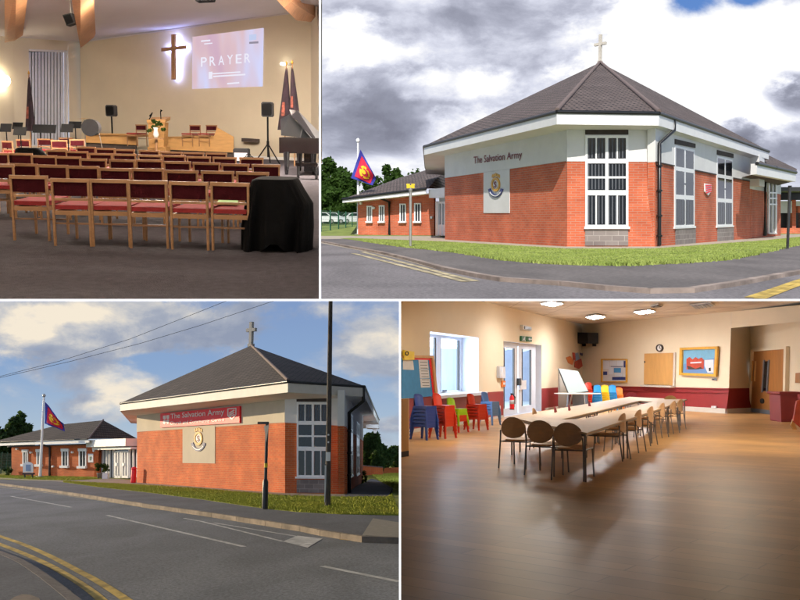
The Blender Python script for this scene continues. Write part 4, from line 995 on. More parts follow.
# cross with light strips
cl=P23.hit(178,80); t=thing(B,'wall_cross','wooden wall cross glowing with blue light beside the projected picture','cross',cl)
m=MB(); m.pslab(P23,[(176.2,35.3),(179.8,34.9),(179.8,79.8),(176.2,80)],.22,.34); part(t,'upright',m,MATS['wood_beech'],loc=cl,abs_=True)
m=MB(); m.pslab(P23,[(166.3,48.6),(190,46),(190,49.4),(166.3,52)],.215,.345); part(t,'crossbar',m,MATS['wood_beech'],loc=cl,abs_=True)
emis('led_blue',(.32,.42,1.0),42)
m=MB(); m.pslab(P23,[(176.9,36),(179.1,35.8),(179.1,79.2),(176.9,79.4)],.10,.14); m.pslab(P23,[(167,49.2),(189.3,46.7),(189.3,48.7),(167,51.2)],.101,.141)
part(t,'light_strip',m,MATS['led_blue'],loc=cl,abs_=True)
# projected picture
def projm():
    m=bpy.data.materials.new('projected_light'); m.use_nodes=True; nt=m.node_tree; nt.nodes.clear()
    o=nd(nt,'ShaderNodeOutputMaterial'); e=nd(nt,'ShaderNodeEmission'); tc=nd(nt,'ShaderNodeTexCoord'); mp=nd(nt,'ShaderNodeMapping'); mp.inputs['Scale'].default_value=(.55,.55,.16)
    n=nd(nt,'ShaderNodeTexNoise'); n.inputs['Scale'].default_value=1.5; n.inputs['Detail'].default_value=2
    r=nd(nt,'ShaderNodeValToRGB'); cr=r.color_ramp; cr.elements[0].position=.32; cr.elements[1].position=.68; cr.elements[0].color=srgb(206,172,196); cr.elements[1].color=srgb(214,216,250)
    x=cr.elements.new(.5); x.color=srgb(222,192,200)
    nt.links.new(tc.outputs['Object'],mp.inputs[0]); nt.links.new(mp.outputs[0],n.inputs['Vector']); nt.links.new(n.outputs[0],r.inputs[0]); nt.links.new(r.outputs[0],e.inputs[0]); e.inputs[1].default_value=1.0
    nt.links.new(e.outputs[0],o.inputs[0]); MATS['projected_light']=m
projm(); emis('projected_white',(.90,.88,1),.95); emis('projected_pale',(.55,.62,.85),1.0); emis('projected_grey',(.30,.27,.34),1.0)
sl=P23.hit(228,89); t=thing(B,'projected_picture','pink and lilac projected picture reading PRAYER on the hall wall','screen',sl)
part(t,'picture',MB().pslab(P23,[(193,37),(264,28),(263,86.5),(192.6,89)],.02,.04),MATS['projected_light'],loc=sl,abs_=True)
def onS(x0,x1,a0,a1,b0,b1,o=.045): return [P23.at(x0,a0,o),P23.at(x1,b0,o),P23.at(x1,b1,o),P23.at(x0,a1,o)]
for i,ch_ in enumerate('PRAYER'):
    x0=201.8+i*8.7; y0=57.5-i*.75
    part(t,'letter',text_mb(ch_,onS(x0,x0+6.0,y0,y0+9.4-i*.05,y0-.5,y0+8.9),.02,.012),MATS['projected_white'],loc=sl,abs_=True)
for (x0,x1,y0,y1,dy,mt) in ((202,211,40.5,42,-.8,'projected_white'),(205,213,43.5,44.6,-.8,'projected_white'),(250,257,35,40.5,-.8,'projected_pale'),(250,259,42,44,-.6,'projected_grey'),(213,241,83-.3,84,-1.8,'projected_white'),(214,246,85.4-.1,86.8,-2,'projected_white'),(228,240,93-.5,94,-1,'projected_white'),(209.5,213,81.5,88.5,-.3,'projected_white')):
    if y0>60: y0-=9.5; y1-=9.5
    part(t,'small_lettering' if mt!='projected_pale' else 'logo',MB().pslab(P23,[(x0,y0),(x1,y0+dy),(x1,y1+dy),(x0,y1)],.045,.06),MATS[mt],loc=sl,abs_=True)
# lamps
emis('lamp_warm',(1,.86,.62),34); emis('lamp_panel',(1,.88,.75),285); emis('added_front_glow',(1,.84,.70),38)
lp=P01.hit(2,88); t=thing(B,'wall_lamp','bright round white wall lamp at the left edge of the hall','lamp',lp)
part(t,'glass',disc_on(P01,.4,81,3.6,5.2,.12,.3,20),MATS['lamp_warm'],loc=lp,abs_=True); part(t,'back_plate',disc_on(P01,1.2,81,2.5,3.5,.01,.12,14),MATS['white_paint'],loc=lp,abs_=True)
def ceil_lamp(px,D,z,w,d,label,group='ceiling lamps of the hall',em='lamp_panel'):
    p=gp(px,D,z); t=thing(B,'ceiling_lamp',label,'lamp',p,0,group)
    part(t,'frame',MB().box(-w/2-.06,w/2+.06,-d/2-.06,-d/2-.005,-.03,.06).box(-w/2-.06,w/2+.06,d/2+.005,d/2+.06,-.03,.06),MATS['white_paint'])
    part(t,'diffuser',MB().box(-w/2,w/2,-d/2,d/2,-.03,.015),MATS[em]); return t
ceil_lamp(71,29.0,5.64,1.55,1.2,'bright lamp panel cut by the top edge between two beams')
ceil_lamp(150,26.5,5.42,1.6,1.2,'added unseen light panel over the middle rows')  # this and the next two panels are unseen, added to brighten the hall
ceil_lamp(270,26.5,5.5,1.6,1.2,'added unseen light panel over the piano side')
ceil_lamp(-40,25,5.3,1.6,1.2,'added unseen light panel beyond the left edge of the hall')
for px_,D_,lab in ((110,16,'added unseen light panel over the left half of the front rows'),(260,16,'added unseen light panel over the right half of the front rows'),(120,8.5,'added unseen light panel nearest the camera')): ceil_lamp(px_,D_,6.0,1.2,.8,lab,em='added_front_glow')  # panels added out of view to lift the front rows
p=B.far(71,20,31); t=thing(B,'ceiling_speaker','small black speaker hanging from the ceiling beside the middle beam','speaker',p)
k=31/F; part(t,'box',MB().slab([(-6*k,-.2,4*k),(2.5*k,-.2,6*k),(5.5*k,-.2,-3*k),(-2.5*k,-.2,-6*k)],(0,.35,0)),MATS['grey_plastic']); part(t,'grille',MB().slab([(-5*k,-.22,3.2*k),(1.8*k,-.22,4.8*k),(4.4*k,-.22,-2.6*k),(-2.1*k,-.22,-5*k)],(0,.015,0)),MATS['matt_black'])
part(t,'bracket',MB().tube([(0,0,4*k),(0,0,22*k)],.025,6),MATS['galvanised'])
p=B.far(204,-2,29); t=thing(B,'projector','black ceiling projector peeking in at the top of the hall','projector',p)
part(t,'body',MB().slab([(-.32,-.3,.05),(.35,-.3,.05),(.3,-.3,-.1),(-.2,-.3,-.13)],(0,.5,0)),MATS['matt_black']); part(t,'mount',MB().tube([(0,0,.05),(0,0,1.2)],.03,6),MATS['galvanised']); part(t,'lens',MB().tube([(.1,.2,-.03),(.1,.28,-.03)],.06,10),MATS['window_dark'])
# stage fronts
def fz(px,py,D): return B.far(px,py,D)
def drop(p,z=0): return V((p.x,p.y,z))
D=37
sl=gp(110,D); t=thing(B,'stage_front','low light wood stage front left of the lectern','stage',sl)
part(t,'panel',MB().slab([fz(84.5,136,D),fz(88,133,D),fz(136,134,D),fz(136,145,D),fz(84.5,142.5,D)],(0,.1,0)),MATS['wood_stage'],loc=sl,abs_=True)
part(t,'base',MB().slab([fz(86,142.3,D+.1),fz(136,144.8,D+.1),drop(fz(136,144,D+.1)),drop(fz(86,142,D+.1))],(0,.1,0)),MATS['lintel_dark'],loc=sl,abs_=True)
part(t,'platform',MB().slab([fz(88,134,D),fz(136,135,D),fz(136,135,D)+V((0,2,0)),fz(88,134,D)+V((0,2,0))],(0,0,-.1)),MATS['wood_stage'],loc=sl,abs_=True)
sl=gp(200,D); t=thing(B,'stage_front','light wood stage front with sloping right end right of the lectern','stage',sl)
part(t,'panel',MB().slab([fz(164,136.6,D),fz(214,136,D),fz(217,127.5,D),fz(233.5,136.8,D),fz(233.5,152.5,D),fz(164,149.5,D)],(0,.1,0)),MATS['wood_stage'],loc=sl,abs_=True)
part(t,'base',MB().slab([fz(165,149.3,D+.15),fz(233,152,D+.15),drop(fz(233,152,D+.15)),drop(fz(165,149,D+.15))],(0,.1,0)),MATS['lintel_dark'],loc=sl,abs_=True)
part(t,'platform',MB().slab([fz(164,137,D),fz(214,136.6,D),fz(214,136.6,D)+V((0,1.5,0)),fz(164,137,D)+V((0,1.5,0))],(0,0,-.1)),MATS['wood_stage'],loc=sl,abs_=True)
D=35.5; sl=gp(156,D); t=thing(B,'lectern','light wood lectern with two microphones in front of the wall','lectern',sl)
part(t,'body',MB().slab([fz(148,123,D),fz(164.5,122.5,D),fz(163.5,147,D),fz(149,147,D)],(0,.6,0)),MATS['wood_stage'],loc=sl,abs_=True)
part(t,'top',MB().slab([fz(146.5,119.8,D-.1),fz(165.5,119.2,D-.1),fz(165,122.6,D-.1),fz(147,123,D-.1)],(0,.8,.1)),MATS['wood_stage'],loc=sl,abs_=True)
part(t,'base',MB().slab([fz(147.5,147,D-.1),fz(165,147,D-.1),drop(fz(165,147,D-.1)),drop(fz(147.5,147,D-.1))],(0,.8,0)),MATS['wood_stage'],loc=sl,abs_=True)
for a,b in (((149,120),(152.5,110.5)),((161,120),(160.5,110))):
    part(t,'microphone',MB().tube([fz(a[0],a[1],D),fz(b[0],b[1]+2,D),fz(b[0]+(-2.5 if a[0]<155 else 1),b[1]+(6 if a[0]<155 else 0),D)],[.02,.02,.05],6),MATS['matt_black'],loc=sl,abs_=True)
D=34.5; sl=gp(156,D); t=thing(B,'flower_vase','white vase of flowers on a stand before the lectern','flowers',sl)
part(t,'stand',MB().tube([drop(fz(156,140,D)),fz(156,139,D)],.05,8).tube([fz(156,139,D),fz(156,138,D)],.3,14),MATS['wood_beech'],loc=sl,abs_=True)
part(t,'vase',MB().lathe(fz(156,138,D),[(.06,0),(.11,.12),(.07,.3),(.10,.4)],12),MATS['white_paint'],loc=sl,abs_=True)
part(t,'flowers',leaves(MB(),fz(156,127,D),.32,.3,.25,160,.06,random.Random(5),6),MATS['leaf_day'],loc=sl,abs_=True)
# speakers on stands
def pa(px,pt,pb,hw,D,label,tri):
    sl=gp(px,D); t=thing(B,'speaker_stand',label+' stand','speaker stand',sl); zt=B.zat((sl.x,sl.y,0),pb)
    part(t,'pole',MB().tube([(0,0,.0 if not tri else .25),(0,0,zt)],.035,8),MATS['matt_black'])
    for a in (0,120,240):
        a=math.radians(a+90); part(t,'leg',MB().tube([(0,0,.75),(.55*math.cos(a),.55*math.sin(a),.02)],.025,6),MATS['matt_black'])
    part(t,'collar',MB().tube([(0,0,.7),(0,0,.85)],.05,8),MATS['matt_black'])
    s=thing(B,'loudspeaker',label,'speaker',sl+V((0,0,zt))); h=B.zat((sl.x,sl.y,0),pt)-zt; w=hw*D/F
    part(s,'cabinet',MB().box(-w,w,-.2,.25,0,h,.05),MATS['grey_plastic']); part(s,'grille',MB().box(-w*.88,w*.88,-.215,-.2,.05,h-.05,.05),MATS['matt_black'])
pa(111.8,105,116.5,4.2,37.5,'black loudspeaker on a stand left of the lectern',False)
pa(267.7,102,117,5.4,34,'black loudspeaker on a tripod left of the piano',True)
# flags
def furled(px0,y0,xl,xr,y1,D,label,fin=False,seed=0):
    sl=gp((xl+xr)/2,D); t=thing(B,'furled_flag',label,'flag',sl,0,'furled flags in the hall'); a=fz(px0,y0,D); bc=fz((xl+xr)/2,y1,D); W=(xr-xl)/2*D/F
    m=MB(); rr=random.Random(seed); ph=rr.uniform(0,6)
    def f(u,v):
        r=(.03+W*v**.8)*(1+.22*math.sin(u*2*PI*5+ph)*v); c=a.lerp(bc,v); return c+V((r*math.cos(u*2*PI),r*.6*math.sin(u*2*PI),0))
    m.grid(f,30,12); part(t,'cloth',m,MATS['flag_dark'],loc=sl,abs_=True)
    part(t,'pole',MB().tube([drop(bc),bc,a+V((0,0,.12))],.025,6),MATS['wood_beech'],loc=sl,abs_=True)
    m=MB()
    def g_(u,v): 
        p=f(.64+.10*u,.55+.22*v); return p+V((0,-.03,0))
    m.grid(g_,4,4); part(t,'emblem',m,MATS['flag_patch'],loc=sl,abs_=True)
    part(t,'finial',MB().lathe(a+V((0,0,.1)),[(.02,0),(.05,.05),(.01,.14)],8),MATS['gold'],loc=sl,abs_=True)
furled(29,77,26.5,34,131,36,'dark furled flag on a pole against the left of the blinds',seed=1)
furled(286.5,68,279.5,290.5,130,33,'wider dark furled flag, left one of the pair behind the piano',seed=2)
furled(292.2,67,290.3,298.5,120,32.5,'narrower dark furled flag, right one of the pair behind the piano',seed=3)
p=P23.hit(286.5,66); t=thing(B,'spotlight','small lit white spotlight above the pair of furled flags','lamp',p)
emis('spot_lit',(1,.93,.8),9); part(t,'bulb',disc_on(P23,286,64.3,2.2,1.6,.2,.3,12),MATS['spot_lit'],loc=p,abs_=True); part(t,'bracket',MB().pslab(P23,[(289,63),(292.5,63.5),(292.5,65),(289,65)],.01,.2),MATS['white_paint'],loc=p,abs_=True)
# grand piano
D=27.2; sl=gp(300,D); t=thing(B,'grand_piano','black grand piano with raised lid at the right edge of the hall','piano',sl); k=D/F
def pp_(x,y,d=0): return fz(x,y,D+d)
ol=[pp_(279,137.5),pp_(284,136,1.2),pp_(300,134,2.6),pp_(319.6,134,2.8),pp_(319.4,138,0)]
top=[V((q.x,q.y,1.12)) for q in ol]; m=MB().slab([V((q.x,q.y,.66)) for q in ol],(0,0,.46)); part(t,'case',m,MATS['piano_black'],loc=sl,abs_=True)
part(t,'lid',MB().slab([pp_(289,109.5,2.4),pp_(297,110.5,2.4),pp_(319.3,133,2.5),pp_(319.3,145,.6),pp_(312,139,.6),pp_(291.5,115,2.3)],(.02,.06,0)),MATS['piano_black'],loc=sl,abs_=True)
mat('piano_inside',(.010,.011,.012),.3,.2,3); part(t,'lid_underside',MB().slab([pp_(280.5,119,2.7),pp_(289.5,114,2.7),pp_(313,138.5,1.2),pp_(281,135.5,1.4)],(0,.05,0)),MATS['piano_inside'],loc=sl,abs_=True)
part(t,'prop',MB().tube([pp_(300,138,.8),pp_(304,122,2.2)],.015,5),MATS['dark_metal'],loc=sl,abs_=True)
for x,d in ((286.3,0),(299.5,2.0),(313.5,.6)):
    b=gp(x,D+d); part(t,'leg',MB().tube([(b.x,b.y,.7),(b.x,b.y,.15),(b.x,b.y,.02)],[.1,.065,.05],8),MATS['piano_black'],loc=sl,abs_=True)
part(t,'pedal_lyre',MB().box(gp(305,D).x-.12,gp(305,D).x+.12,D+.8,D+.9,.08,.7),MATS['piano_black'],loc=sl,abs_=True)
sl=gp(308,25.6); t=thing(B,'piano_stool','low stool under the front of the piano','stool',sl)
part(t,'seat',MB().box(-.34,.30,-.2,.2,.36,.46,.03),MATS['piano_black'])
for x in (-.28,.24):
    for y in (-.15,.15): part(t,'leg',MB().tube([(x,y,0),(x,y,.37)],.025,6),MATS['piano_black'])
# small items by the wall
sl=gp(248,32); t=thing(B,'bag','dark rounded bag on the floor left of the tripod speaker','bag',sl)
part(t,'body',MB().slab([(-.25,-.2,0),(.25,-.2,0),(.28,-.2,.16),(.12,-.2,.34),(-.14,-.2,.33),(-.27,-.2,.15)],(0,.4,0)),MATS['fabric_black']); part(t,'handle',MB().tube([(-.1,0,.33),(-.06,0,.42),(.06,0,.42),(.1,0,.34)],.015,6),MATS['fabric_black'])
sl=gp(242,35); t=thing(B,'amplifier','pale grey amplifier box beside the bag near the wall','amplifier',sl)
part(t,'cabinet',MB().box(-.35,.25,-.1,.3,.0,.52,.04),MATS['grey_plastic']); part(t,'grille',MB().box(-.3,.2,-.12,-.1,.05,.36),MATS['vertical_blind'])
p=P23.hit(253,142); solo(B,'wall_shelf',MB().pslab(P23,[(245.5,138),(260,139),(260,142.5),(245.5,141.5)],.02,.3),MATS['lintel_dark'],'dark narrow shelf on the wall between stage and tripod speaker','shelf',p)
# chairs
def arc(mb,w,y,z0,z1,t,bow=.035,n=6):
    for k in range(n):
        a=-1+2*k/n; b=-1+2*(k+1)/n; ya=y-bow*(1-a*a); yb=y-bow*(1-b*b)
        mb.slab([(a*w,ya,z0),(b*w,yb,z0),(b*w,yb+t,z0),(a*w,ya+t,z0)],(0,0,z1-z0))
def make_chair():
    t=thing(B,'hall_chair','x','chair',(0,0,0)); W=MATS['wood_beech']
    for s in (-1,1):
        part(t,'leg',MB().slab([(s*.232-.0135,-.018,0),(s*.232+.0135,-.018,0),(s*.232+.0135,.018,0),(s*.232-.0135,.018,0)],(0,.0,.84)),W)
        part(t,'leg',MB().box(s*.225-.013,s*.225+.013,.70,.74,0,.45),W)
    m=MB(); arc(m,.252,-.015,.82,.865,.04); part(t,'top_rail',m,W)
    m=MB(); arc(m,.215,.0,.645,.82,.03,.03); part(t,'backrest',m,MATS['fabric_maroon'])
    m=MB().box(-.213,.213,-.012,.02,.585,.615); part(t,'back_rail',m,W)
    part(t,'seat',MB().slab([(-.225,.02,.47),(.225,.02,.47),(.235,.76,.48),(-.235,.76,.48)],(0,0,.055)),MATS['fabric_red'])
    m=MB().box(-.215,.215,-.012,.02,.40,.455).box(-.215,.215,.70,.73,.40,.455).box(-.23,-.205,.02,.70,.40,.455).box(.205,.23,.02,.70,.40,.455); part(t,'seat_frame',m,W)
    part(t,'stretcher',MB().box(-.213,.213,.0,.02,.28,.30),MATS['wood_dark']); part(t,'stretcher',MB().box(-.213,.213,.70,.72,.2,.22),MATS['wood_dark'])
    return t
rows=[('front row nearest the camera',[(-14,5,176),(8,42,176),(48,86,177.5),(88,125,178.8),(126,164.5,179.3),(167,207,179.8),(208.5,249,180.5)]),
 ('second row from the camera',[(-24,4,163.5),(6,33,164),(36,64,165),(66.5,95,166),(97.5,128,167.5),(131,161,168),(164,196.5,168.8),(200,233,169.3),(235,268.5,170)]),
 ('third row from the camera',[(-16,5,153.5),(8,28,154.5),(31,53,156),(55,77,157.2),(79,104,158),(108,133,159),(136,160,159.6),(163,189,160.6),(192,219,161.2),(220,249,161.8),(251,280,162.6)]),
 ('fourth row from the camera',[(46,64.5,150.5),(65.5,85,151.5),(88,110,152.5),(112,134,153.2),(137,160,153.8),(162,184,154.5),(186,209.5,155.2),(212,236,155.7),(239,263,156.2)]),
 ('fifth row, just before the stage',[(76,93,147),(95,113,148),(114,133,148.8),(138,158,149.4),(160,180.5,150.8),(182,203,151.2),(205,226,151.7)])]
hc=make_chair(); first=True; rr=random.Random(3); place={}
ordw=['first','second','third','fourth','fifth','sixth','seventh','eighth','ninth','tenth','eleventh']
for ri,(rn,ch_) in enumerate(rows):
    for ci,(x0,x1,y) in enumerate(ch_):
        hz=B.proj(B.far((x0+x1)/2,100,20)*1+V((0,0,1.65-B.far((x0+x1)/2,100,20).z)))[1]
        D1=F*(1.65-.865)/(y-hz); D2=F*.504/(x1-x0); D_=D1*.75+D2*.25
        p=gp((x0+x1)/2,D_); lab='red wooden hall chair, %s from left in the %s'%(ordw[ci],rn)
        sc_=(x1-x0)/F*D_/.504
        if first: o=hc; o.matrix_world=B.M@Matrix.Translation(p)@Matrix.Rotation(rr.uniform(-.04,.04),4,'Z'); first=False; o['label']=lab; o['group']='rows of hall chairs'
        else: o=dup(B,hc,p,rr.uniform(-.08,.08),lab,'rows of hall chairs')
        place[(ri,ci)]=p
    
for px,D_,rz,lab in ((6,27,2.6,'red wooden chair turned to face the room at far left edge of the band'),(22,29,2.9,'red wooden chair among music stands left of the black drape'),(44,30.5,3.3,'red wooden chair behind the wide black music stand'),(58,29,3.5,'red wooden chair between two tall music stands'),(76,30.5,3.7,'red wooden chair at the right end of the band beside the stage'),(65,32.5,3.2,'red wooden chair at the back of the band by the blinds')):
    dup(B,hc,gp(px,D_),rz,lab,'chairs of the band')
for px,py,D_,lab in ((141,124.5,37.2,'red chair on the stage just left of the lectern'),(195,125,37.6,'left one of two red chairs behind the right stage front'),(211.5,125,37.6,'right one of two red chairs behind the right stage front')):
    q=gp(px,D_); z=B.zat(q,py)-.865; dup(B,hc,V((q.x,q.y,max(z,.2))),2.9,lab,'chairs on the stage')
# orders of service
for i,px in enumerate(((220.5,197.3),(238.5,199),(237.8,205.4),(216.5,203.8))): pass
q=[B.far(220.5,197.4,12.0),B.far(238.3,199.2,12.0),B.far(237.5,205.2,11.6),B.far(216.8,204,11.6)]
solo(B,'green_booklet',MB().slab(q,(0,0,.012)),MATS['paper_green'],'pale green booklet lying on the rightmost front row seat','booklet',q[3].copy())
# draped black cloths
def drape(px,yb,D_,zs,name,label,depth=.34,seed=1,gap=.12):
    sl=gp(px,D_); t=thing(B,name,label,'cloth',sl); m=MB(); ph=seed
    def f(u,v):
        a=2*PI*u; z=zs[0][0]+(zs[-1][0]-zs[0][0])*v
        for i in range(len(zs)-1):
            if zs[i][0]>=z>=zs[i+1][0]-1e-6:
                tt=(zs[i][0]-z)/(zs[i][0]-zs[i+1][0]); lo_=zs[i][1]*(1-tt)+zs[i+1][1]*tt; hi_=zs[i][2]*(1-tt)+zs[i+1][2]*tt
        c=(lo_+hi_)/2; hw=(hi_-lo_)/2; cs,sn=math.cos(a),math.sin(a)
        ex=.55; x=c+hw*math.copysign(abs(cs)**ex,cs); y=depth*math.copysign(abs(sn)**ex,sn)
        fo=1+.22*v*math.sin(9*a+ph+2*v)+.13*v*math.sin(19*a+2*ph); y*=fo; x=c+(x-c)*(1+.035*v*math.sin(23*a+ph))
        zz=z+(gap*(max(0,1-abs((x-c)/max(hw,.01))/.5))*v**6 if sn<0 else 0)
        return V((x+.03*v*math.sin(11*a+ph),y,zz))
    m.grid(f,150,40); m.add([f(i/64,0) for i in range(64)],[tuple(range(64))]); part(t,'cloth',m,MATS['fabric_black']); return t
kk=11.4/F
c0=277
drape(c0,255,11.5,[(.915,(257-c0)*kk,(296-c0)*kk),(.89,(253-c0)*kk,(298-c0)*kk),(.60,(246-c0)*kk,(311.5-c0)*kk),(.3,(243-c0)*kk,(311-c0)*kk),(.0,(243.5-c0)*kk,(309-c0)*kk)],'draped_cloth','large black cloth draped over equipment beside the front row',.36,1.3,.14)
kk=22/F
drape(28,154,20.0,[(.93,-.24,.2),(.9,-.3,.26),(.7,-.36,.42),(.4,-.38,.46)],'draped_coat','black coat hung over a chair back in the third row left',.12,2.2,0)
# music stands and drum
def mstand(px,yt,w,D_,label,h=10):
    sl=gp(px,D_); t=thing(B,'music_stand',label,'music stand',sl,0,'music stands of the band'); zt=B.zat(sl,yt); k=D_/F
    part(t,'desk',MB().slab([(-w/2*k,-.05,zt-h*k),(w/2*k,-.05,zt-h*k),(w/2*k,.08,zt),(-w/2*k,.08,zt)],(0,.02,0)),MATS['matt_black'])
    part(t,'pole',MB().tube([(0,.05,.2),(0,.05,zt-h*k*.5)],.018,6),MATS['matt_black'])
    for a in (0,2.1,4.2): part(t,'foot',MB().tube([(0,.05,.3),(.3*math.cos(a),.05+.3*math.sin(a),.01)],.014,5),MATS['matt_black'])
for a in ((5,123.6,11,29,'leftmost black music stand, cut by the left edge'),(17,122.4,10,33,'higher black music stand second from left'),(19,127,12.5,27.5,'black music stand in front of the second one, left of the coat'),(39,124.5,13,31,'black music stand left half of the wide dark pair'),(49,124.8,12,30,'black music stand right half of the wide dark pair'),(66.5,124,12,29.5,'black music stand just left of the tallest one'),(74.5,121.5,12.5,32,'tallest black music stand, nearest the stage')): mstand(a[0],a[1],a[2],a[3],a[4],8 if a[1]>123 else 6.5)
sl=gp(92,34.5); t=thing(B,'drum_kit','pale drum with cymbal left of the stage front','drum',sl); z=B.zat(sl,127)
part(t,'drum',MB().tube([(0,-.25,z-.02),(0,.15,z-.02)],.30,20),MATS['drum_white']); part(t,'rim',MB().tube([(0,-.28,z-.02),(0,-.24,z-.02)],.325,20),MATS['grey_plastic'])
for a in (-.3,.3): part(t,'leg',MB().tube([(a*.7,0,z),(a*1.4,0,0)],.015,5),MATS['galvanised'])
part(t,'cymbal',MB().tube([(-.3,0,z+.3),(-.3,.0,z+.32)],[.26,.03],16),MATS['gold']); part(t,'cymbal_stand',MB().tube([(-.3,0,0),(-.3,0,z+.3)],.012,5),MATS['galvanised'])
# ================================================================== ROOM: community room with a ring of tables
B = ROOM
mat('room_wall',(.76,.645,.47),.85,.04,.5,.1,40); mat('dado_red',(.27,.025,.03),.5,.08,2); mat('room_ceiling',(.82,.78,.70),.95,.04,.6)
mat('skirting_white',(.6,.56,.5),.5,.05,2); mat('window_white',(.70,.75,.85),.4,.04,2)
mat('wood_door',(.38,.16,.045),.4,.2,1.4,.05,10,stretch=(3,3,.5)); mat('wood_board',(.55,.30,.10),.5,.12,1.4,stretch=(3,3,.6)); mat('table_top',(.60,.45,.31),.45,.08,2.5)
mat('beech_back',(.70,.46,.27),.35,.15,2.5,stretch=(1,1,5)); mat('chrome_dark',(.24,.24,.26),.3,.1,4,metal=.6)
for n,c in (('plastic_blue',(.015,.05,.27)),('plastic_red',(.55,.035,.012)),('plastic_green',(.32,.55,.01)),('plastic_sky',(.13,.26,.52)),('plastic_orange',(.75,.20,.03)),('plastic_yellow',(.75,.45,.01)),('plastic_azure',(.01,.22,.55))): mat(n,c,.35,.06,3)
mat('felt_blue',(.06,.26,.55),.95,.08,6); mat('picture_sky',(.16,.38,.55),.6,.12,3); mat('paper',(.65,.66,.70),.8,.06,5); mat('whiteboard',(.28,.34,.33),.3,.04,2); mat('ink_blue',(.02,.04,.2),.6,.2,5); mat('green_exit',(.01,.12,.05),.4,.1,3)
mat('clock_face',(.75,.73,.68),.4,.03,2); mat('kick_plate',(.25,.28,.33),.35,.08,3,metal=.5); mat('art_red',(.45,.06,.03),.6,.3,3)
fm=brickmat('floor_planks',(.66,.40,.17),(.54,.315,.125),(.46,.265,.105),2.2,.24,.008,rough=.36,offset=.37,bump=.08)
nt,bs=parts_of(fm)
bk_=[n for n in nt.nodes if n.type=='TEX_BRICK'][0]; tcn=[n for n in nt.nodes if n.type=='TEX_COORD'][-1]; mp=nd(nt,'ShaderNodeMapping'); mp.inputs['Rotation'].default_value=(0,0,math.radians(38)); nt.links.new(tcn.outputs['UV'],mp.inputs[0]); nt.links.new(mp.outputs[0],bk_.inputs['Vector'])
cb=brickmat('ceiling_tiles',(.80,.75,.66),(.78,.73,.65),(.6,.55,.48),2.0,2.0,.03,rough=.95,offset=0,bump=.2)
W0,K,R1,R2,R3=B.g(400.3,434.5),B.g(583,404),B.g(726,413.5),B.g(752.5,412),B.g(840,423)
PL,PK,PR,PD=Plane(B,W0,K),Plane(B,K,R1),Plane(B,R1,R2),Plane(B,R2,R3)
dl=lambda x:398.2-.0688*(x-400)      # dado line on the left wall
bl=lambda x:434.5-.1667*(x-400)
def wl(P,px,m): return m.poly([P.hit(*q) for q in px])
TOPC=lambda x:325-.238*(583-x)
# left wall: cream above, red dado below, with window and door openings
m=MB()
wl(PL,[(400.3,300.2),(430,300.2),(430,dl(430)),(400.3,dl(400))],m); wl(PL,[(430,300.2),(478.5,300.2),(478.5,337.6),(430,331.5)],m)
wl(PL,[(430,396.4),(478.5,393),(478.5,393.4),(430,396.6)],m)
wl(PL,[(478.5,300.2),(503.5,305.0),(503.5,dl(503.5)),(478.5,dl(478.5))],m); wl(PL,[(503.5,305.0),(541.5,314.0),(541.5,345),(503.5,341)],m); wl(PL,[(541.5,314.0),(583.6,323.9),(583.6,385.7),(541.5,dl(541.5))],m)
struct(B,'wall',m,MATS['room_wall'])
m=MB()
for x0,x1 in ((400.3,430),(430,478.5),(478.5,503.5),(541.5,583)): 
    y0=dl(x0) if not(430<=x0<478) else 396.5; wl(PL,[(x0,dl(x0)),(x1,dl(x1) if x1<583 else 385.7),(x1,bl(x1)),(x0,bl(x0))],m)
struct(B,'wall',m,MATS['dado_red'])
m=MB()
for x0,x1 in ((400.3,503),(545,583)): m.pslab(PL,[(x0,bl(x0)-3.6+(x0-400)*.01),(x1,bl(x1)-3.2+(x1-400)*.01),(x1,bl(x1)+.1),(x0,bl(x0)+.1)],.0,.04)
m.pslab(PK,[(583,400.6),(726,408.6),(726,413.5),(583,404)],.0,.04); m.pslab(PR,[(726,408.8),(752,407.6),(752.5,412),(726,413.5)],0,.04)
struct(B,'skirting',m,MATS['skirting_white'])
# window and door reveals
def reveal(q,dep,m):
    for a,b in zip(q,q[1:]+q[:1]):
        A,C=PL.hit(*a),PL.hit(*b); m.poly([A,C,C-PL.n*dep,A-PL.n*dep])
m=MB(); WQ=[(430,331.5),(478.5,337.6),(478.5,393),(430,396.4)]; DQ=[(503.5,341),(541.5,345),(541.5,bl(541.5)),(503.5,bl(503.5))]
reveal(WQ,.62,m); reveal(DQ,.35,m); struct(B,'reveal',m,MATS['window_white'])
wlo=PL.hit(452,395); t=thing(B,'room_window','white window of two tall lights with deep sill above the stacked chairs','window',wlo)
def onw(u,v,o,Q,dep):
    a,b,c,d=[PL.hit(*q)-PL.n*dep for q in Q]; return a.lerp(b,u).lerp(d.lerp(c,u),v)+PL.n*o
def bars(m,Q,dep,L_,o0=0,o1=.06):
    for u0,v0,u1,v1 in L_: m.slab([onw(u0,v0,o0,Q,dep),onw(u1,v0,o0,Q,dep),onw(u1,v1,o0,Q,dep),onw(u0,v1,o0,Q,dep)],PL.n*(o1-o0))
m=MB(); bars(m,WQ,.62,[(0,0,.05,1),(.95,0,1,1),(.05,0,.95,.05),(.05,.95,.95,1),(.46,.05,.54,.95)]); part(t,'frame',m,MATS['window_white'],loc=wlo,abs_=True)
for u0,u1 in ((.05,.46),(.54,.95)):
    m=MB(); bars(m,WQ,.62,[(u0,.05,u0+.02,.95),(u1-.025,.05,u1,.95)],-.01,.045); part(t,'gasket',m,MATS['dark_metal'],loc=wlo,abs_=True)
part(t,'sill',MB().pslab(PL,[(432,395.6),(481,391.6),(481,394.6),(432,398.8)],-.6,.22),MATS['window_white'],loc=wlo,abs_=True)
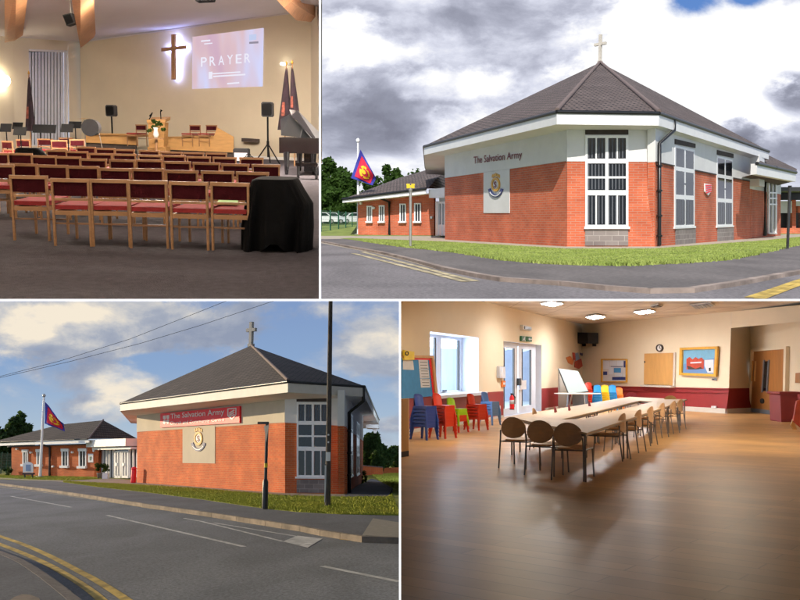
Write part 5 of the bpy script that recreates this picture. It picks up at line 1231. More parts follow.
for x in (444.5,459.5): part(t,'handle',MB().pslab(PL,[(x,391.2-(x-444)*.06),(x+3,391-(x-444)*.06),(x+3,392.6-(x-444)*.06),(x,392.8-(x-444)*.06)],-.55,-.5),MATS['dark_metal'],loc=wlo,abs_=True)
dlo=PL.hit(522,415); t=thing(B,'glazed_door','white glazed double doors to the courtyard below the exit sign','door',dlo)
m=MB(); bars(m,DQ,.3,[(0,0,.06,1),(.94,0,1,1),(.06,0,.94,.04),(.06,.985,.94,1)]); part(t,'frame',m,MATS['window_white'],loc=dlo,abs_=True)
for u0,u1 in ((.06,.49),(.51,.94)):
    m=MB(); bars(m,DQ,.3,[(u0,.04,u0+.09,.985),(u1-.09,.04,u1,.985),(u0+.09,.04,u1-.09,.08),(u0+.09,.9,u1-.09,.985)],.0,.07)
    lf=part(t,'door_leaf',m,MATS['window_white'],loc=dlo,abs_=True)
    m=MB(); bars(m,DQ,.3,[(u0+.085,.08,u0+.105,.9),(u1-.105,.08,u1-.085,.9)],.02,.08); me=make_mesh(m,'gasket',MATS['dark_metal'],dlo); o=bpy.data.objects.new('gasket',me); COL.objects.link(o); o.parent=lf
m=MB(); bars(m,DQ,.3,[(.46,.50,.50,.60)],.08,.2); part(t,'handle',m,MATS['dark_metal'],loc=dlo,abs_=True)
m=MB(); bars(m,DQ,.3,[(.50,.53,.66,.66)],.08,.16); part(t,'notice',m,MATS['paper'],loc=dlo,abs_=True)
# what lies outside: sky, courtyard fence and canopy
emis('sky_and_side_glow',(.66,.83,1.0),12)
m=MB().poly([B.far(401,304,60),B.far(581,304,60),B.far(581,400,60),B.far(401,400,60)]).poly([B.I@V((.03,23.5,-.02)),B.I@V((.03,58,-.02)),B.I@V((.03,58,-9)),B.I@V((.03,23.5,-4.5))]); struct(B,'sky',m,MATS['sky_and_side_glow'])  # second, upright sheet is an unseen glow added to light fence and room
mat('fence_pale',(.30,.33,.42),.7,.08,2); mat('canopy_green',(.25,.5,.42),.4,.1,2); mat('yard',(.5,.55,.6),.8,.1,2)
fl_=B.far(440,404,50); t=thing(B,'courtyard_fence','pale grey boarded courtyard fence seen through the window','fence',drop(fl_) if False else V((fl_.x,fl_.y,0)))
lo_=V((fl_.x,fl_.y,0))
for k in range(24):
    x0=404+k*6.2; x1=x0+6.15; yt=347.2+.02*(x0-404); part(t,'board',MB().slab([B.far(x0,yt,50),B.far(x1,yt,50),B.far(x1,404,50),B.far(x0,404,50)],(0,.05,0)),MATS['fence_pale'],loc=lo_,abs_=True)
part(t,'rail',MB().slab([B.far(404,346.3,49.8),B.far(552,349.2,49.8),B.far(552,350.6,49.8),B.far(404,347.8,49.8)],(0,.1,0)),MATS['window_white'],loc=lo_,abs_=True)
lo_=B.far(450,340,48); t=thing(B,'courtyard_canopy','thin white canopy ribs seen at the top of the window','canopy',lo_)
for a,b in (((431,343),(449,336)),((446,344),(470,336)),((505,350),(525,343)),((520,352),(545,345))): part(t,'rib',MB().tube([B.far(*a,48),B.far(*b,48)],.05,5),MATS['window_white'],loc=lo_,abs_=True)
struct(B,'courtyard',MB().poly([B.g(404,432,-.01),B.g(583,403,-.01)+V((0,0,0)),B.far(600,373,60)+V((0,0,-1.56)),B.far(403,373,60)+V((0,0,-1.56))]),MATS['yard'])
# back wall and right side
m=MB(); wl(PK,[(579,323.4),(731.5,309.5),(729,388.6),(579,385.6)],m); struct(B,'wall',m,MATS['room_wall'])
m=MB(); wl(PK,[(581,385.66),(729,388.6),(726,413.5),(581,403.9)],m); struct(B,'wall',m,MATS['dado_red'])
m=MB(); wl(PR,[(731,327),(755,325),(752,388),(729,388.4)],m); struct(B,'wall',m,MATS['room_wall'])
m=MB(); wl(PR,[(729,388.4),(752,388),(752.5,412),(726,413.5)],m); struct(B,'wall',m,MATS['dado_red'])
m=MB(); wl(PD,[(746,325.5),(840,300.5),(840,394),(787.6,391),(789,348),(755,350.8),(749,388)],m); struct(B,'wall',m,MATS['room_wall'])
m=MB(); wl(PD,[(787.6,391),(840,394),(840,423),(786.6,416)],m); struct(B,'wall',m,MATS['dado_red'])
# bulkhead over the recess
m=MB(); A_=PK.hit(731.5,311.5); B_=B.far(845,300.6,27); A2=PK.hit(731,328); B2=B.far(845,317.5,27)
m.poly([A_,B_,B2,A2]); m.poly([A2,B2,PD.hit(840,310),PR.hit(753,325)]); struct(B,'bulkhead',m,MATS['room_wall'])
KT,RT=PL.hit(583,325),PK.hit(731.5,311.5)
struct(B,'ceiling',MB().poly([PL.hit(477,300.05),PL.hit(477,300.05)-PL.n*.3,KT-PK.n*.5-PL.n*.3,KT-PK.n*.5]).poly([PL.hit(477,300.05),KT-PK.n*.5,RT-PK.n*.5]).poly([PL.hit(477,300.05),RT-PK.n*.5,B_+V((.3,.3,0)),B.g(845,300.05,RT.z)]),cb)
m=MB()
for x0,x1,y0,y1 in ((.003,16,11.4,18),(.003,16,22,30),(.003,2,18,22),(3.2,6.6,18,22),(7.8,16,18,22)): m.poly([B.I@V((x0,y0,-.004)),B.I@V((x1,y0,-.004)),B.I@V((x1,y1,-.004)),B.I@V((x0,y1,-.004))])
struct(B,'ceiling',m,MATS['room_ceiling'])
g0=B.I@V((.004,2,-1.7)); 
fpts=[W0,K,R1,R2,R3,V((B.far(1080,373,2).x,2,0)),V((0.01,2,0))]
nearL=B.g(400.2,640)
struct(B,'floor',MB().poly([V((p.x,p.y,0)) for p in (W0,K+V((0,.3,0)),R1+V((0,.2,0)),R2+V((.1,.1,0)),R3,V((3.6,3.2,0)),V((nearL.x,3.2,0)))]),fm)
m=MB(); m.poly([R3,V((3.6,3.2,0)),V((3.6,3.2,1.55)),PD.hit(840,300.5)]); struct(B,'wall',m,MATS['room_wall'])
m=MB(); 
for x0,x1,z0,z1 in ((1.5,3.6,-1.9,0),(0,1.5,-1.9,-1.1)): m.poly([B.I@V((x0,3.1,z0)),B.I@V((x1,3.1,z0)),B.I@V((x1,3.1,z1)),B.I@V((x0,3.1,z1))])
struct(B,'wall',m,MATS['room_wall'])
# door on the right
lo_=B.g(769,414); t=thing(B,'wooden_door','orange brown door with narrow dark glass panel in the right recess','door',lo_)
part(t,'leaf',MB().pslab(PD,[(756,351.6),(787.6,348.8),(786.2,412),(752.6,408)],.02,.08),MATS['wood_door'],loc=lo_,abs_=True)
part(t,'glass_panel',MB().pslab(PD,[(767.5,361.5),(771,361),(769,391),(765.5,391)],.08,.1),MATS['window_dark'],loc=lo_,abs_=True)
part(t,'glass_bead',MB().pslab(PD,[(766.2,360),(767.4,360),(765.4,392.4),(764.2,392.4)],.08,.12).pslab(PD,[(771.1,360),(772.2,360),(770.2,392.4),(769.1,392.4)],.08,.12),MATS['kick_plate'],loc=lo_,abs_=True)
for x in (757.5,760.5): part(t,'pull_handle',MB().tube([PD.at(x+.4,361,.2),PD.at(x-.6,381,.2)],.03,6),MATS['wood_board'],loc=lo_,abs_=True)
part(t,'kick_plate',MB().pslab(PD,[(752.8,408),(786.4,412),(786.2,416.2),(752.6,411.9)],.02,.1),MATS['kick_plate'],loc=lo_,abs_=True)
part(t,'door_frame',MB().pslab(PD,[(754,349),(756,351),(752.6,412),(750.8,412)],.0,.14).pslab(PD,[(787.6,348.6),(790,347),(788.2,417),(786.2,416.4)],.0,.14).pslab(PD,[(754,349.2),(790,346.4),(787.6,349),(756,351.6)],.001,.13),MATS['room_wall'],loc=lo_,abs_=True)
part(t,'round_plate',disc_on(PD,764.8,401,1.8,2.6,.08,.12,14),MATS['rubber'],loc=lo_,abs_=True)
lo_=B.g(786,421.5); k=lo_.y/F; t=thing(B,'red_cabinet','dark red low cabinet standing at the right edge beside the door','cabinet',lo_)
part(t,'body',MB().box(-8*k,9*k,-.25,.6,0,28*k*.96,.02),MATS['dado_red']); part(t,'top',MB().box(-9.6*k,10.5*k,-.32,.66,27*k,29.4*k,.02),MATS['dado_red']); part(t,'plinth',MB().box(-8.2*k,9.2*k,-.27,.0,0,1.2*k),MATS['dado_red'])
lo_=B.g(798,430); D_=lo_.y; t=thing(B,'leaning_board','narrow pinkish wooden board leaning at the right edge','board',lo_)
part(t,'board',MB().slab([B.far(797,401,D_),B.far(804,398,D_),B.far(806,432,D_),B.far(793.5,421,D_)],(0,.08,0)),MATS['art_red'],loc=lo_,abs_=True)
part(t,'strut',MB().slab([B.far(791,425,D_+.2),B.far(793,419,D_+.2),B.far(800,437,D_+.2),B.far(797.5,438,D_+.2)],(0,.05,0)),MATS['wood_board'],loc=lo_,abs_=True)
lo_=PD.hit(799,382); solo(B,'small_picture',MB().pslab(PD,[(797.5,373),(803,372.6),(803,383),(797,383)],.02,.07),MATS['wood_door'],'small wooden frame cut by the right edge above the cabinet','picture',lo_)
# wall things, left wall
def onwall(P,name,label,cat,px,mt,o0=.01,o1=.06,group=None):
    a=P.hit(sum(p[0] for p in px)/len(px),max(p[1] for p in px)); t=thing(B,name,label,cat,a,0,group); return t,a
def addp(t,a,P,nm,px,mt,o0,o1): return part(t,nm,MB().pslab(P,px,o0,o1),MATS[mt],loc=a,abs_=True)
q=[(400.4,356),(434,356),(434,397),(400.4,401)]
t,a=onwall(PL,'notice_board','blue felt notice board in wooden frame with red scalloped edge left of the window','notice board',q,None)
addp(t,a,PL,'felt',[(400.4,358),(430,358.5),(432.3,396),(400.4,399)],'felt_blue',.02,.05)
m=MB().pslab(PL,[(400.4,355.3),(429,355.6),(430,358.2),(400.4,357.8)],.02,.1).pslab(PL,[(428.6,355.6),(430.6,355.6),(435,397.6),(432.6,397.8)],.021,.101); part(t,'frame',m,MATS['wood_board'],loc=a,abs_=True)
m=MB().pslab(PL,[(412,358),(428.5,358.3),(428.6,360),(412,359.6)],.05,.06)
for k in range(13): x=428.2+k*.31; y=360+k*2.9; m=disc_on(PL,x,y,1.1,1.7,.05,.065,8,mb=m)
part(t,'scalloped_border',m,MATS['red_sign'],loc=a,abs_=True)
addp(t,a,PL,'paper_sheet',[(401,359.5),(411,360.5),(412,370),(401,369.5)],'paper',.051,.058)
for i in range(3): addp(t,a,PL,'paper_sheet',[(416.5+i*.9,359.8+i*9.4),(425.8+i*.9,360+i*9.4),(426.6+i*.9,368.8+i*9.3),(417.3+i*.9,369+i*9.3)],'paper',.051,.058)
for i in range(9): addp(t,a,PL,'text_line',[(418+i*.3,362+i*2.9),(425+i*.3,362.1+i*2.9),(425+i*.3,362.6+i*2.9),(418+i*.3,362.5+i*2.9)],'grey_plastic',.058,.06)
q=[(400.4,350),(410.5,351.8),(410.5,360),(400.4,360)]; t,a=onwall(PL,'yellow_sign','small yellow sign with black ring above the notice board','sign',q,None)
addp(t,a,PL,'board',q,'yellow_paint',.06,.11); part(t,'ring',disc_on(PL,402.8,353.4,1.9,2.2,.11,.12,16,inner=(1.0,1.2)),MATS['rubber'],loc=a,abs_=True)
q=[(496.4,366.3),(502,366.8),(502.3,378.2),(496.6,378)]; t,a=onwall(PL,'control_panel','pale grey control box on the wall left of the glazed doors','control panel',q,None); addp(t,a,PL,'box',q,'window_white',.01,.12); addp(t,a,PL,'cover',[(497.2,367.6),(501.2,368),(501.4,377),(497.4,376.9)],'paper',.12,.135)
q=[(500.8,380.6),(504.2,380.8),(504.2,386.8),(500.8,386.8)]; t,a=onwall(PL,'fire_call_point','small red fire call point on a yellow plate above the extinguisher','fire alarm',q,None); addp(t,a,PL,'plate',q,'plastic_orange',.01,.05); addp(t,a,PL,'glass',[(501.8,382.4),(503.4,382.5),(503.4,385),(501.8,385)],'paper',.05,.07)
lo_=PL.hit(506.5,409)+PL.n*.2; k=lo_.y/F; t=thing(B,'fire_extinguisher','red fire extinguisher hanging on the dado left of the glazed doors','fire extinguisher',lo_)
part(t,'cylinder',MB().lathe((0,0,0),[(2.0*k,0),(2.3*k,.5*k),(2.3*k,11*k),(1.6*k,13*k),(.6*k,14*k)],14),MATS['red_sign']); part(t,'label_band',MB().lathe((0,0,5*k),[(2.34*k,0),(2.34*k,4*k)],14),MATS['paper'])
part(t,'valve',MB().box(-1.2*k,1.2*k,-.05,.05,14*k,15.6*k),MATS['rubber']); part(t,'hose',MB().tube([(.8*k,0,14.6*k),(3*k,-.05,12*k),(2.8*k,-.05,5*k)],.5*k,6),MATS['rubber']); part(t,'foot_ring',MB().lathe((0,0,-.6*k),[(2.4*k,0),(2.4*k,.8*k)],12),MATS['rubber'])
q=[(500.4,391.5),(507.5,391.2),(507.5,397),(500.4,397)]; 
q=[(492.5,406.6),(499.6,405.6),(499.6,408.8),(492.5,410)]; t,a=onwall(PL,'wall_socket','white double wall socket on the red dado left of the doors','socket',q,None); addp(t,a,PL,'plate',q,'paper',.01,.04)
for x in (494.2,497.2): addp(t,a,PL,'switch',[(x,407.3),(x+1,407.1),(x+1,408.4),(x,408.6)],'skirting_white',.04,.055)
for i,(x0,x1) in enumerate(((519.6,524.2),(525.4,530))):
    q=[(x0,336+i*.4),(x1,336.4+i*.4),(x1,341.4+i*.4),(x0,341.1+i*.4)]
    t,a=onwall(PL,'exit_sign',('green exit sign with running figure, left half above the glazed doors','green exit sign with white arrow, right half above the glazed doors')[i],'exit sign',q,None); addp(t,a,PL,'board',q,'green_exit',.01,.08)
    if i==0:
        m=MB(); disc_on(PL,522.2,337.3,.45,.5,.08,.1,8,mb=m); m.pslab(PL,[(521.2,338),(522.6,338),(522.2,339.4),(523.2,340.8),(522.6,340.9),(521.6,339.8),(520.6,340.7),(520.2,340.4),(521.2,339.2)],.08,.1); part(t,'figure',m,MATS['paper'],loc=a,abs_=True)
    else: part(t,'arrow',MB().pslab(PL,[(526,339.2),(527.6,337.8),(527.6,338.8),(529.4,338.9),(529.4,339.8),(527.6,339.7),(527.6,340.6)],.08,.1),MATS['paper'],loc=a,abs_=True)
q=[(520,325),(528.5,327),(528.5,331),(520,329.8)]; t,a=onwall(PL,'emergency_light','small grey emergency light above the exit signs','lamp',q,None); addp(t,a,PL,'housing',q,'skirting_white',.01,.12); addp(t,a,PL,'lens',[(521,326.2),(527.6,327.6),(527.6,330),(521,329)],'kick_plate',.12,.16)
# butterfly-like wall collage (plain coloured stand-in)
q=[(565,353),(582,352),(582,370),(568,368)]; t,a=onwall(PL,'wall_collage','small red and orange paper collage in the corner above the easel','artwork',q,None)
for i,(nm,px,mt) in enumerate((('paper_shape',[(565.5,357.5),(570,356),(573.5,361),(572,365),(568,363)],'plastic_orange'),('paper_shape',[(573,354),(577.5,352.5),(579,359),(575,361)],'plastic_sky'),('paper_shape',[(574,361.5),(580.5,358.5),(581.8,366),(578,369),(573.5,367)],'art_red'),('paper_shape',[(571.5,352.5),(574,352.8),(574.6,360),(572.6,360)],'plastic_red'),('paper_shape',[(578.6,352.8),(581.6,353.2),(581.2,356),(579,355)],'navy_paint'))): addp(t,a,PL,nm,px,mt,.01+i*.012,.02+i*.012)
# speakers in the corner
for lab,P,q,q2 in (('left one of two black corner wall speakers',PL,[(581.8,336.6),(588.8,336),(588.8,343.6),(581.8,344)],0),('larger right one of two black corner wall speakers',PK,[(590.2,332.6),(601,333),(601,343.8),(590.2,343.6)],0)):
    a=PK.hit(sum(p[0] for p in q)/4,q[2][1])+PK.n*.3; t=thing(B,'wall_speaker',lab,'speaker',a,0,'corner speakers'); part(t,'cabinet',MB().pslab(PK,[(x+ (1 if P is PL else 0),y) for x,y in q],.15,.7),MATS['grey_plastic'],loc=a,abs_=True)
    x0,y0=q[0];x1,y1=q[2]; part(t,'grille',MB().pslab(PK,[(x0+1+(P is PL),y0+.8),(x1-.8+(P is PL),y0+.8),(x1-.8+(P is PL),y1-.8),(x0+1+(P is PL),y1-.8)],.7,.72),MATS['rubber'],loc=a,abs_=True)
    part(t,'bracket',MB().pslab(PK,[((x0+x1)/2-.6,y1-2),((x0+x1)/2+.6,y1-2),((x0+x1)/2+.6,y1+2.5),((x0+x1)/2-.6,y1+2.5)],.0,.15),MATS['dark_metal'],loc=a,abs_=True)
# back wall items
def frame4(P,x0,x1,y0,y1,w,o0,o1,sl=0):
    m=MB(); s=lambda x:(x-x0)*sl
    m.pslab(P,[(x0,y0),(x0+w,y0+w),(x0+w,y1-w),(x0,y1)],o0,o1); m.pslab(P,[(x1,y0+s(x1)),(x1,y1+s(x1)*.3),(x1-w,y1-w),(x1-w,y0+w+s(x1))],o0,o1)
    m.pslab(P,[(x0,y0),(x1,y0+s(x1)),(x1-w,y0+w+s(x1)),(x0+w,y0+w)],o0,o1); m.pslab(P,[(x0,y1),(x0+w,y1-w),(x1-w,y1-w),(x1,y1+s(x1)*.3)],o0,o1); return m
q=[(602,359),(628,358.6),(628,382.6),(602,382)]; t,a=onwall(PK,'notice_board','gold framed notice board with white and blue papers on the back wall','notice board',q,None)
addp(t,a,PK,'backing',q,'paper',.01,.04); part(t,'frame',frame4(PK,602.4,628.4,358.8,382.4,1.2,.04,.09),MATS['gold'],loc=a,abs_=True)
for i,(x0,x1,y0,y1,mt) in enumerate(((604,608,371.5,375,'ink_blue'),(613,627,377,380,'ink_blue'),(624.6,627,361,367.5,'ink_blue'),(604,610,361,369,'window_white'),(611,617,361,365.6,'window_white'),(618,624,361,366,'window_white'),(610,614,367,374,'window_white'),(615,622,368,372.6,'felt_blue'),(616,623,373.4,376.4,'window_white'),(612,624,366.2,366.8,'ink_blue'))): addp(t,a,PK,'paper_sheet',[(x0,y0),(x1,y0),(x1,y1),(x0,y1)],mt,.041+i*.002,.046+i*.002)
q=[(645.8,353.6),(675,352.8),(674,385.4),(645.4,384.2)]; t,a=onwall(PK,'serving_hatch','closed plain light wood hatch shutter below the clock','hatch',q,None); addp(t,a,PK,'shutter',q,'wood_board',.02,.08); addp(t,a,PK,'sill',[(645,384.8),(676,386),(676,387.6),(645,386.4)],'skirting_white',.0,.25)
addp(t,a,PK,'frame',[(675,352.4),(676.6,352.4),(675.6,386),(674,385.8)],'skirting_white',.01,.07); addp(t,a,PK,'bolt',[(646,361),(646.9,361),(646.9,363),(646,363)],'dark_metal',.08,.1)
a=PK.hit(660.6,351.5); t=thing(B,'wall_clock','small round wall clock with dark rim above the wooden hatch','clock',a); part(t,'rim',disc_on(PK,660.6,348,3.3,3.7,.01,.08,20,inner=(2.4,2.7)),MATS['lintel_dark'],loc=a,abs_=True); part(t,'face',disc_on(PK,660.6,348,2.4,2.7,.01,.05,18),MATS['clock_face'],loc=a,abs_=True)
m=MB().pslab(PK,[(660.4,348.2),(660.4,346),(660.9,346),(660.9,348.2)],.05,.06).pslab(PK,[(660.6,347.8),(662.2,348.6),(662,349),(660.5,348.3)],.06,.07); part(t,'hands',m,MATS['rubber'],loc=a,abs_=True)
q=[(682.4,347.8),(720.4,346.4),(718.8,376.6),(681.8,375)]; t,a=onwall(PK,'framed_picture','large gold framed picture of a red building under blue sky on the back wall','picture',q,None)
addp(t,a,PK,'canvas',[(683.5,349),(719.5,348),(718,375.6),(683,374.4)],'picture_sky',.02,.06)
m=MB(); o=q; i_=[(684.8,350),(718,349),(716.6,374),(684.2,372.8)]
for k in range(4): m.pslab(PK,[o[k],o[(k+1)%4],i_[(k+1)%4],i_[k]],.06,.14)
part(t,'frame',m,MATS['gold'],loc=a,abs_=True)
addp(t,a,PK,'painted_field',[(685.5,364),(716.5,358),(716,373.5),(685,372.4)],'plastic_sky',.062,.066); addp(t,a,PK,'painted_building',[(688,359),(691,357),(694,359.5),(697,357),(700,359),(703,357.5),(705.5,360),(705.2,369),(688,369.4)],'art_red',.067,.074)
addp(t,a,PK,'painted_roof',[(688.5,365.8),(692,366.4),(697,368.8),(702,367),(704.6,368.4),(700,369.4),(690,369.4)],'lintel_dark',.075,.08); addp(t,a,PK,'painted_lettering',[(692,362.2),(703,361.6),(703,363),(692,363.6)],'paper',.075,.08)
addp(t,a,PK,'painted_path',[(706,360),(715,359.6),(715,372.8),(709,372.6),(706,366)],'paper',.067,.07); addp(t,a,PK,'painted_figure',[(710.5,368),(712.2,367.6),(712.4,371),(710.6,371.2)],'rubber',.072,.08)
for lab,q in (('small dark switch plate under the framed picture',[(712.8,378.4),(717.2,378.6),(717,380.4),(712.6,380.2)]),): t,a=onwall(PK,'switch_plate',lab,'switch',q,None); addp(t,a,PK,'plate',q,'kick_plate',.01,.05); addp(t,a,PK,'switch',[(714,379),(715,379),(715,379.8),(714,379.8)],'rubber',.05,.06)
q=[(712.8,405.8),(717.6,406),(717.4,408),(712.6,407.8)]; t,a=onwall(PK,'wall_socket','white wall socket low on the back wall dado under the picture','socket',q,None); addp(t,a,PK,'plate',q,'paper',.045,.07); addp(t,a,PK,'switch',[(714.4,406.4),(715.4,406.5),(715.4,407.2),(714.4,407.1)],'skirting_white',.07,.08)
m=MB().pslab(PK,[(583,389.6),(729,392.6),(729,393.2),(583,390.1)],.0,.05).pslab(PK,[(583,385.4),(729.2,388.3),(729.2,389.2),(583,386.3)],.0,.06); struct(B,'dado_rail',m,MATS['dado_red'])
# ceiling lights, vents
emis('added_near_glow',(1,.88,.70),9.5)
emis('panel_light',(.95,.93,.92),115)
zc=(KT.z+RT.z)/2
def cpan(px,lab,name='ceiling_light',mt='panel_light',grp='ceiling lights of the room',zo=-.03):
    def zz(x): return KT.z+(RT.z-KT.z)*((x-583)/148.0)
    q=[]
    for x,y in px:
        p=B.g(x,y,zc); q.append(B.g(x,y,zc-.10))
    c=sum((v for v in q),V((0,0,0)))/4; t=thing(B,name,lab,'ceiling light' if mt=='panel_light' else 'vent',c,0,grp)
    inn=[c+(v-c)*.88 for v in q]
    part(t,'frame',MB().slab(q,(0,0,.04)),MATS['skirting_white'],loc=c,abs_=True); part(t,'diffuser' if mt=='panel_light' else 'grille',MB().slab([v+V((0,0,-.012)) for v in inn],(0,0,.01)),MATS[mt],loc=c,abs_=True)
    if mt!='panel_light' or True:
        m=MB()
        for k in range(1,5): a=inn[0].lerp(inn[1],k/5);b=inn[3].lerp(inn[2],k/5); d=(inn[1]-inn[0]).normalized()*.03; m.slab([a-d,a+d,b+d,b-d],(0,0,-.03))
        part(t,'louvre',m,MATS['skirting_white' if mt=='panel_light' else 'kick_plate'],loc=c,abs_=True)
cpan([(540,304),(551,301.6),(564,303.6),(553,306.6)],'lit ceiling panel nearest the glazed doors')
cpan([(585,317.2),(597,315),(606,317),(594,319.4)],'lit ceiling panel nearest the back corner')
cpan([(633,312.2),(650,310),(656,311.6),(640,314.4)],'lit ceiling panel above the clock')
cpan([(650,306.6),(658,304.8),(663,306.2),(655,308)],'dark round vent in the ceiling above the clock','ceiling_vent','lintel_dark','ceiling vents')
cpan([(690,305.5),(711,303),(715.5,306),(695,309)],'grey louvred grille in the ceiling above the framed picture','ceiling_vent','kick_plate','ceiling vents')
for x0,lab in ((2,'added unseen light panel over the near table end'),(6.6,'added unseen light panel over the open floor at right')):  # added above the view to brighten the near half of the room
    c=B.I@V((x0+.6,20,.06)); t=thing(B,'ceiling_light',lab,'ceiling light',c,0,'ceiling lights of the room')
    part(t,'housing',MB().box(-.62,.62,-2.05,2.05,.03,.09),MATS['skirting_white']); part(t,'diffuser',MB().box(-.58,.58,-2,2,.0,.02),MATS['added_near_glow']); t.matrix_world=Matrix.Translation(V((x0+.6,20,.06)))
# tables
ZT=.71
def g7(x,y): return B.g(x,y,ZT)
O=[g7(508,417),g7(587,433),g7(687,399.4),g7(629,396.8)]; I_=[g7(561.5,419.6),g7(583,419),g7(653,401.5),g7(640,400.6)]
RA=O[1].lerp(O[2],.23); LA=O[0].lerp(O[3],.04); RB=O[1].lerp(O[2],.88); LB=O[0].lerp(O[3],.72)
def table(poly,label,legs,grp='tables pushed together in a ring'):
    c=sum(poly,V((0,0,0)))/len(poly); c.z=0; t=thing(B,'meeting_table',label,'table',c,0,grp)
    cc=sum(poly,V((0,0,0)))/len(poly); sh=[cc+(p-cc)*.996 for p in poly]
    part(t,'tabletop',MB().slab([p-V((0,0,.028)) for p in sh],(0,0,.028)),MATS['table_top'],loc=c,abs_=True)
    m=MB()
    ins=[cc+(p-cc)*.93 for p in poly]
    for a,b in zip(ins,ins[1:]+ins[:1]): m.tube([a-V((0,0,.05)),b-V((0,0,.05))],.02,5)
    part(t,'apron_rail',m,MATS['chrome_dark'],loc=c,abs_=True)
    for i in legs:
        p=cc+(poly[i]-cc)*.93; part(t,'leg',MB().tube([V((p.x,p.y,0)),V((p.x,p.y,ZT-.03))],.016,8),MATS['chrome_dark'],loc=c,abs_=True)
table([O[0],O[1],RA,I_[1],I_[0],LA],'near end beech table with three oval backed chairs before it',(0,1,2,5))
for k in range(3):
    a,b=k/3,(k+1)/3; n=('nearest','middle','farthest')[k]
    table([I_[1].lerp(I_[2],a),RA.lerp(RB,a),RA.lerp(RB,b),I_[1].lerp(I_[2],b)],'%s beech table of the right hand run beside the chairs'%n,(0,1,2,3))
    table([LA.lerp(LB,a),I_[0].lerp(I_[3],a),I_[0].lerp(I_[3],b),LA.lerp(LB,b)],'%s beech table of the left hand run near the doors'%n,(0,1,2,3))
table([LB,I_[3],I_[2],RB,O[2],O[3]],'far end beech table closing the ring near the hatch',(0,3,4,5))
# adult chairs with oval backs
def oval(mb,w,h,zc_,y,t,n=22,bow=.04):
    r=[]; 
    for k in range(n):
        a=2*PI*k/n; x=w*math.cos(a); z=zc_+h*math.sin(a)*(1 if math.sin(a)>0 else .82); r.append(V((x,y+bow*(x/w)**2,z)))
    c=V((0,y,zc_)); b=[p+V((0,t,0)) for p in r]; mb.add([c]+r,[(0,1+k,1+(k+1)%n) for k in range(n)]); mb.add([c+V((0,t,0))]+b,[(0,1+(k+1)%n,1+k) for k in range(n)])
    mb.add(r+b,[(k,n+k,n+(k+1)%n,(k+1)%n) for k in range(n)],True); return mb
def mk(label,bm,sm):
    t=thing(B,'oval_back_chair',label,'chair'); C=MATS['chrome_dark']
    part(t,'backrest',oval(MB(),.215,.19,.645,-.03,.018),bm)
    seat=[(.21*math.copysign(abs(math.cos(a))**.6,math.cos(a)),.34+.29*math.copysign(abs(math.sin(a))**.6,math.sin(a)),.44) for a in [2*PI*k/20 for k in range(20)]]
    part(t,'seat',MB().slab(seat,(0,0,.025)),sm)
    for s in (-1,1):
        part(t,'leg',MB().tube([(s*.235,-.06,0),(s*.225,0,.44),(s*.215,-.01,.62)],.013,6),C); part(t,'leg',MB().tube([(s*.235,.64,0),(s*.225,.60,.44)],.013,6),C)
        part(t,'side_rail',MB().tube([(s*.225,0,.43),(s*.225,.6,.43)],.012,6),C)
    part(t,'cross_rail',MB().tube([(-.225,.1,.425),(.225,.1,.425)],.012,6),C); return t
G='oval backed chairs round the tables'
c0=mk('brown oval backed chair, leftmost of the three at the near table end',MATS['beech_back'],MATS['beech_back'])
def setp(o,px,py,rz): p=B.g(px,py); o.matrix_world=B.M@Matrix.Translation(p)@Matrix.Rotation(rz,4,'Z')
setp(c0,513.5,468.5,-.5); c0['group']=G
dup(B,c0,B.g(540.5,475.5),-.5,'brown oval backed chair, middle of the three at the near table end',G)
dup(B,c0,B.g(568.5,480.5),-.42,'brown oval backed chair, rightmost and nearest of the three at the near end',G)
for i,(px,yt) in enumerate(((623.5,413.5),(639.5,409.8),(651.5,406.6),(663,403),(674.3,401),(681,399.3))):
    yb=373+(yt-373)/(1.55-.83)*1.55; dup(B,c0,B.g(px,yb),1.02-.02*i,'brown oval backed chair along the right side, %s from the near end'%ordw[i],G)
c1=mk('dark red chair',mat('fabric_wine',(.22,.02,.03),.8,.1,5),MATS['fabric_wine']); c1['group']=G
p0=True
mat('beech_light',(.45,.26,.09),.35,.1,2)
ct=mk('tan oval backed chair across the near left corner of the tables',MATS['beech_light'],MATS['beech_light']); ct['group']=G
yt=408.3; setp(ct,534.5,373+(yt-373)/.72*1.55,-1.9)
for i,(px,yt,rz,lab) in enumerate(((556,406.8,-1.8,'dark red chair behind the left tables, nearest of three'),(570,405.2,-1.8,'dark red chair behind the left tables, middle of three'),(590,401.4,-1.7,'dark red chair behind the left tables, farthest of three'),(632,392.3,3.0,'dark chair behind the far table left of the hatch'),(671,395.6,2.8,'pale chair behind the far right table corner'))):
    yb=373+(yt-373)/(1.55-.83)*1.55
    if i==0: setp(c1,px,yb,rz); c1['label']=lab
    else: dup(B,c1 if i<4 else ct,B.g(px,yb),rz,lab,G)
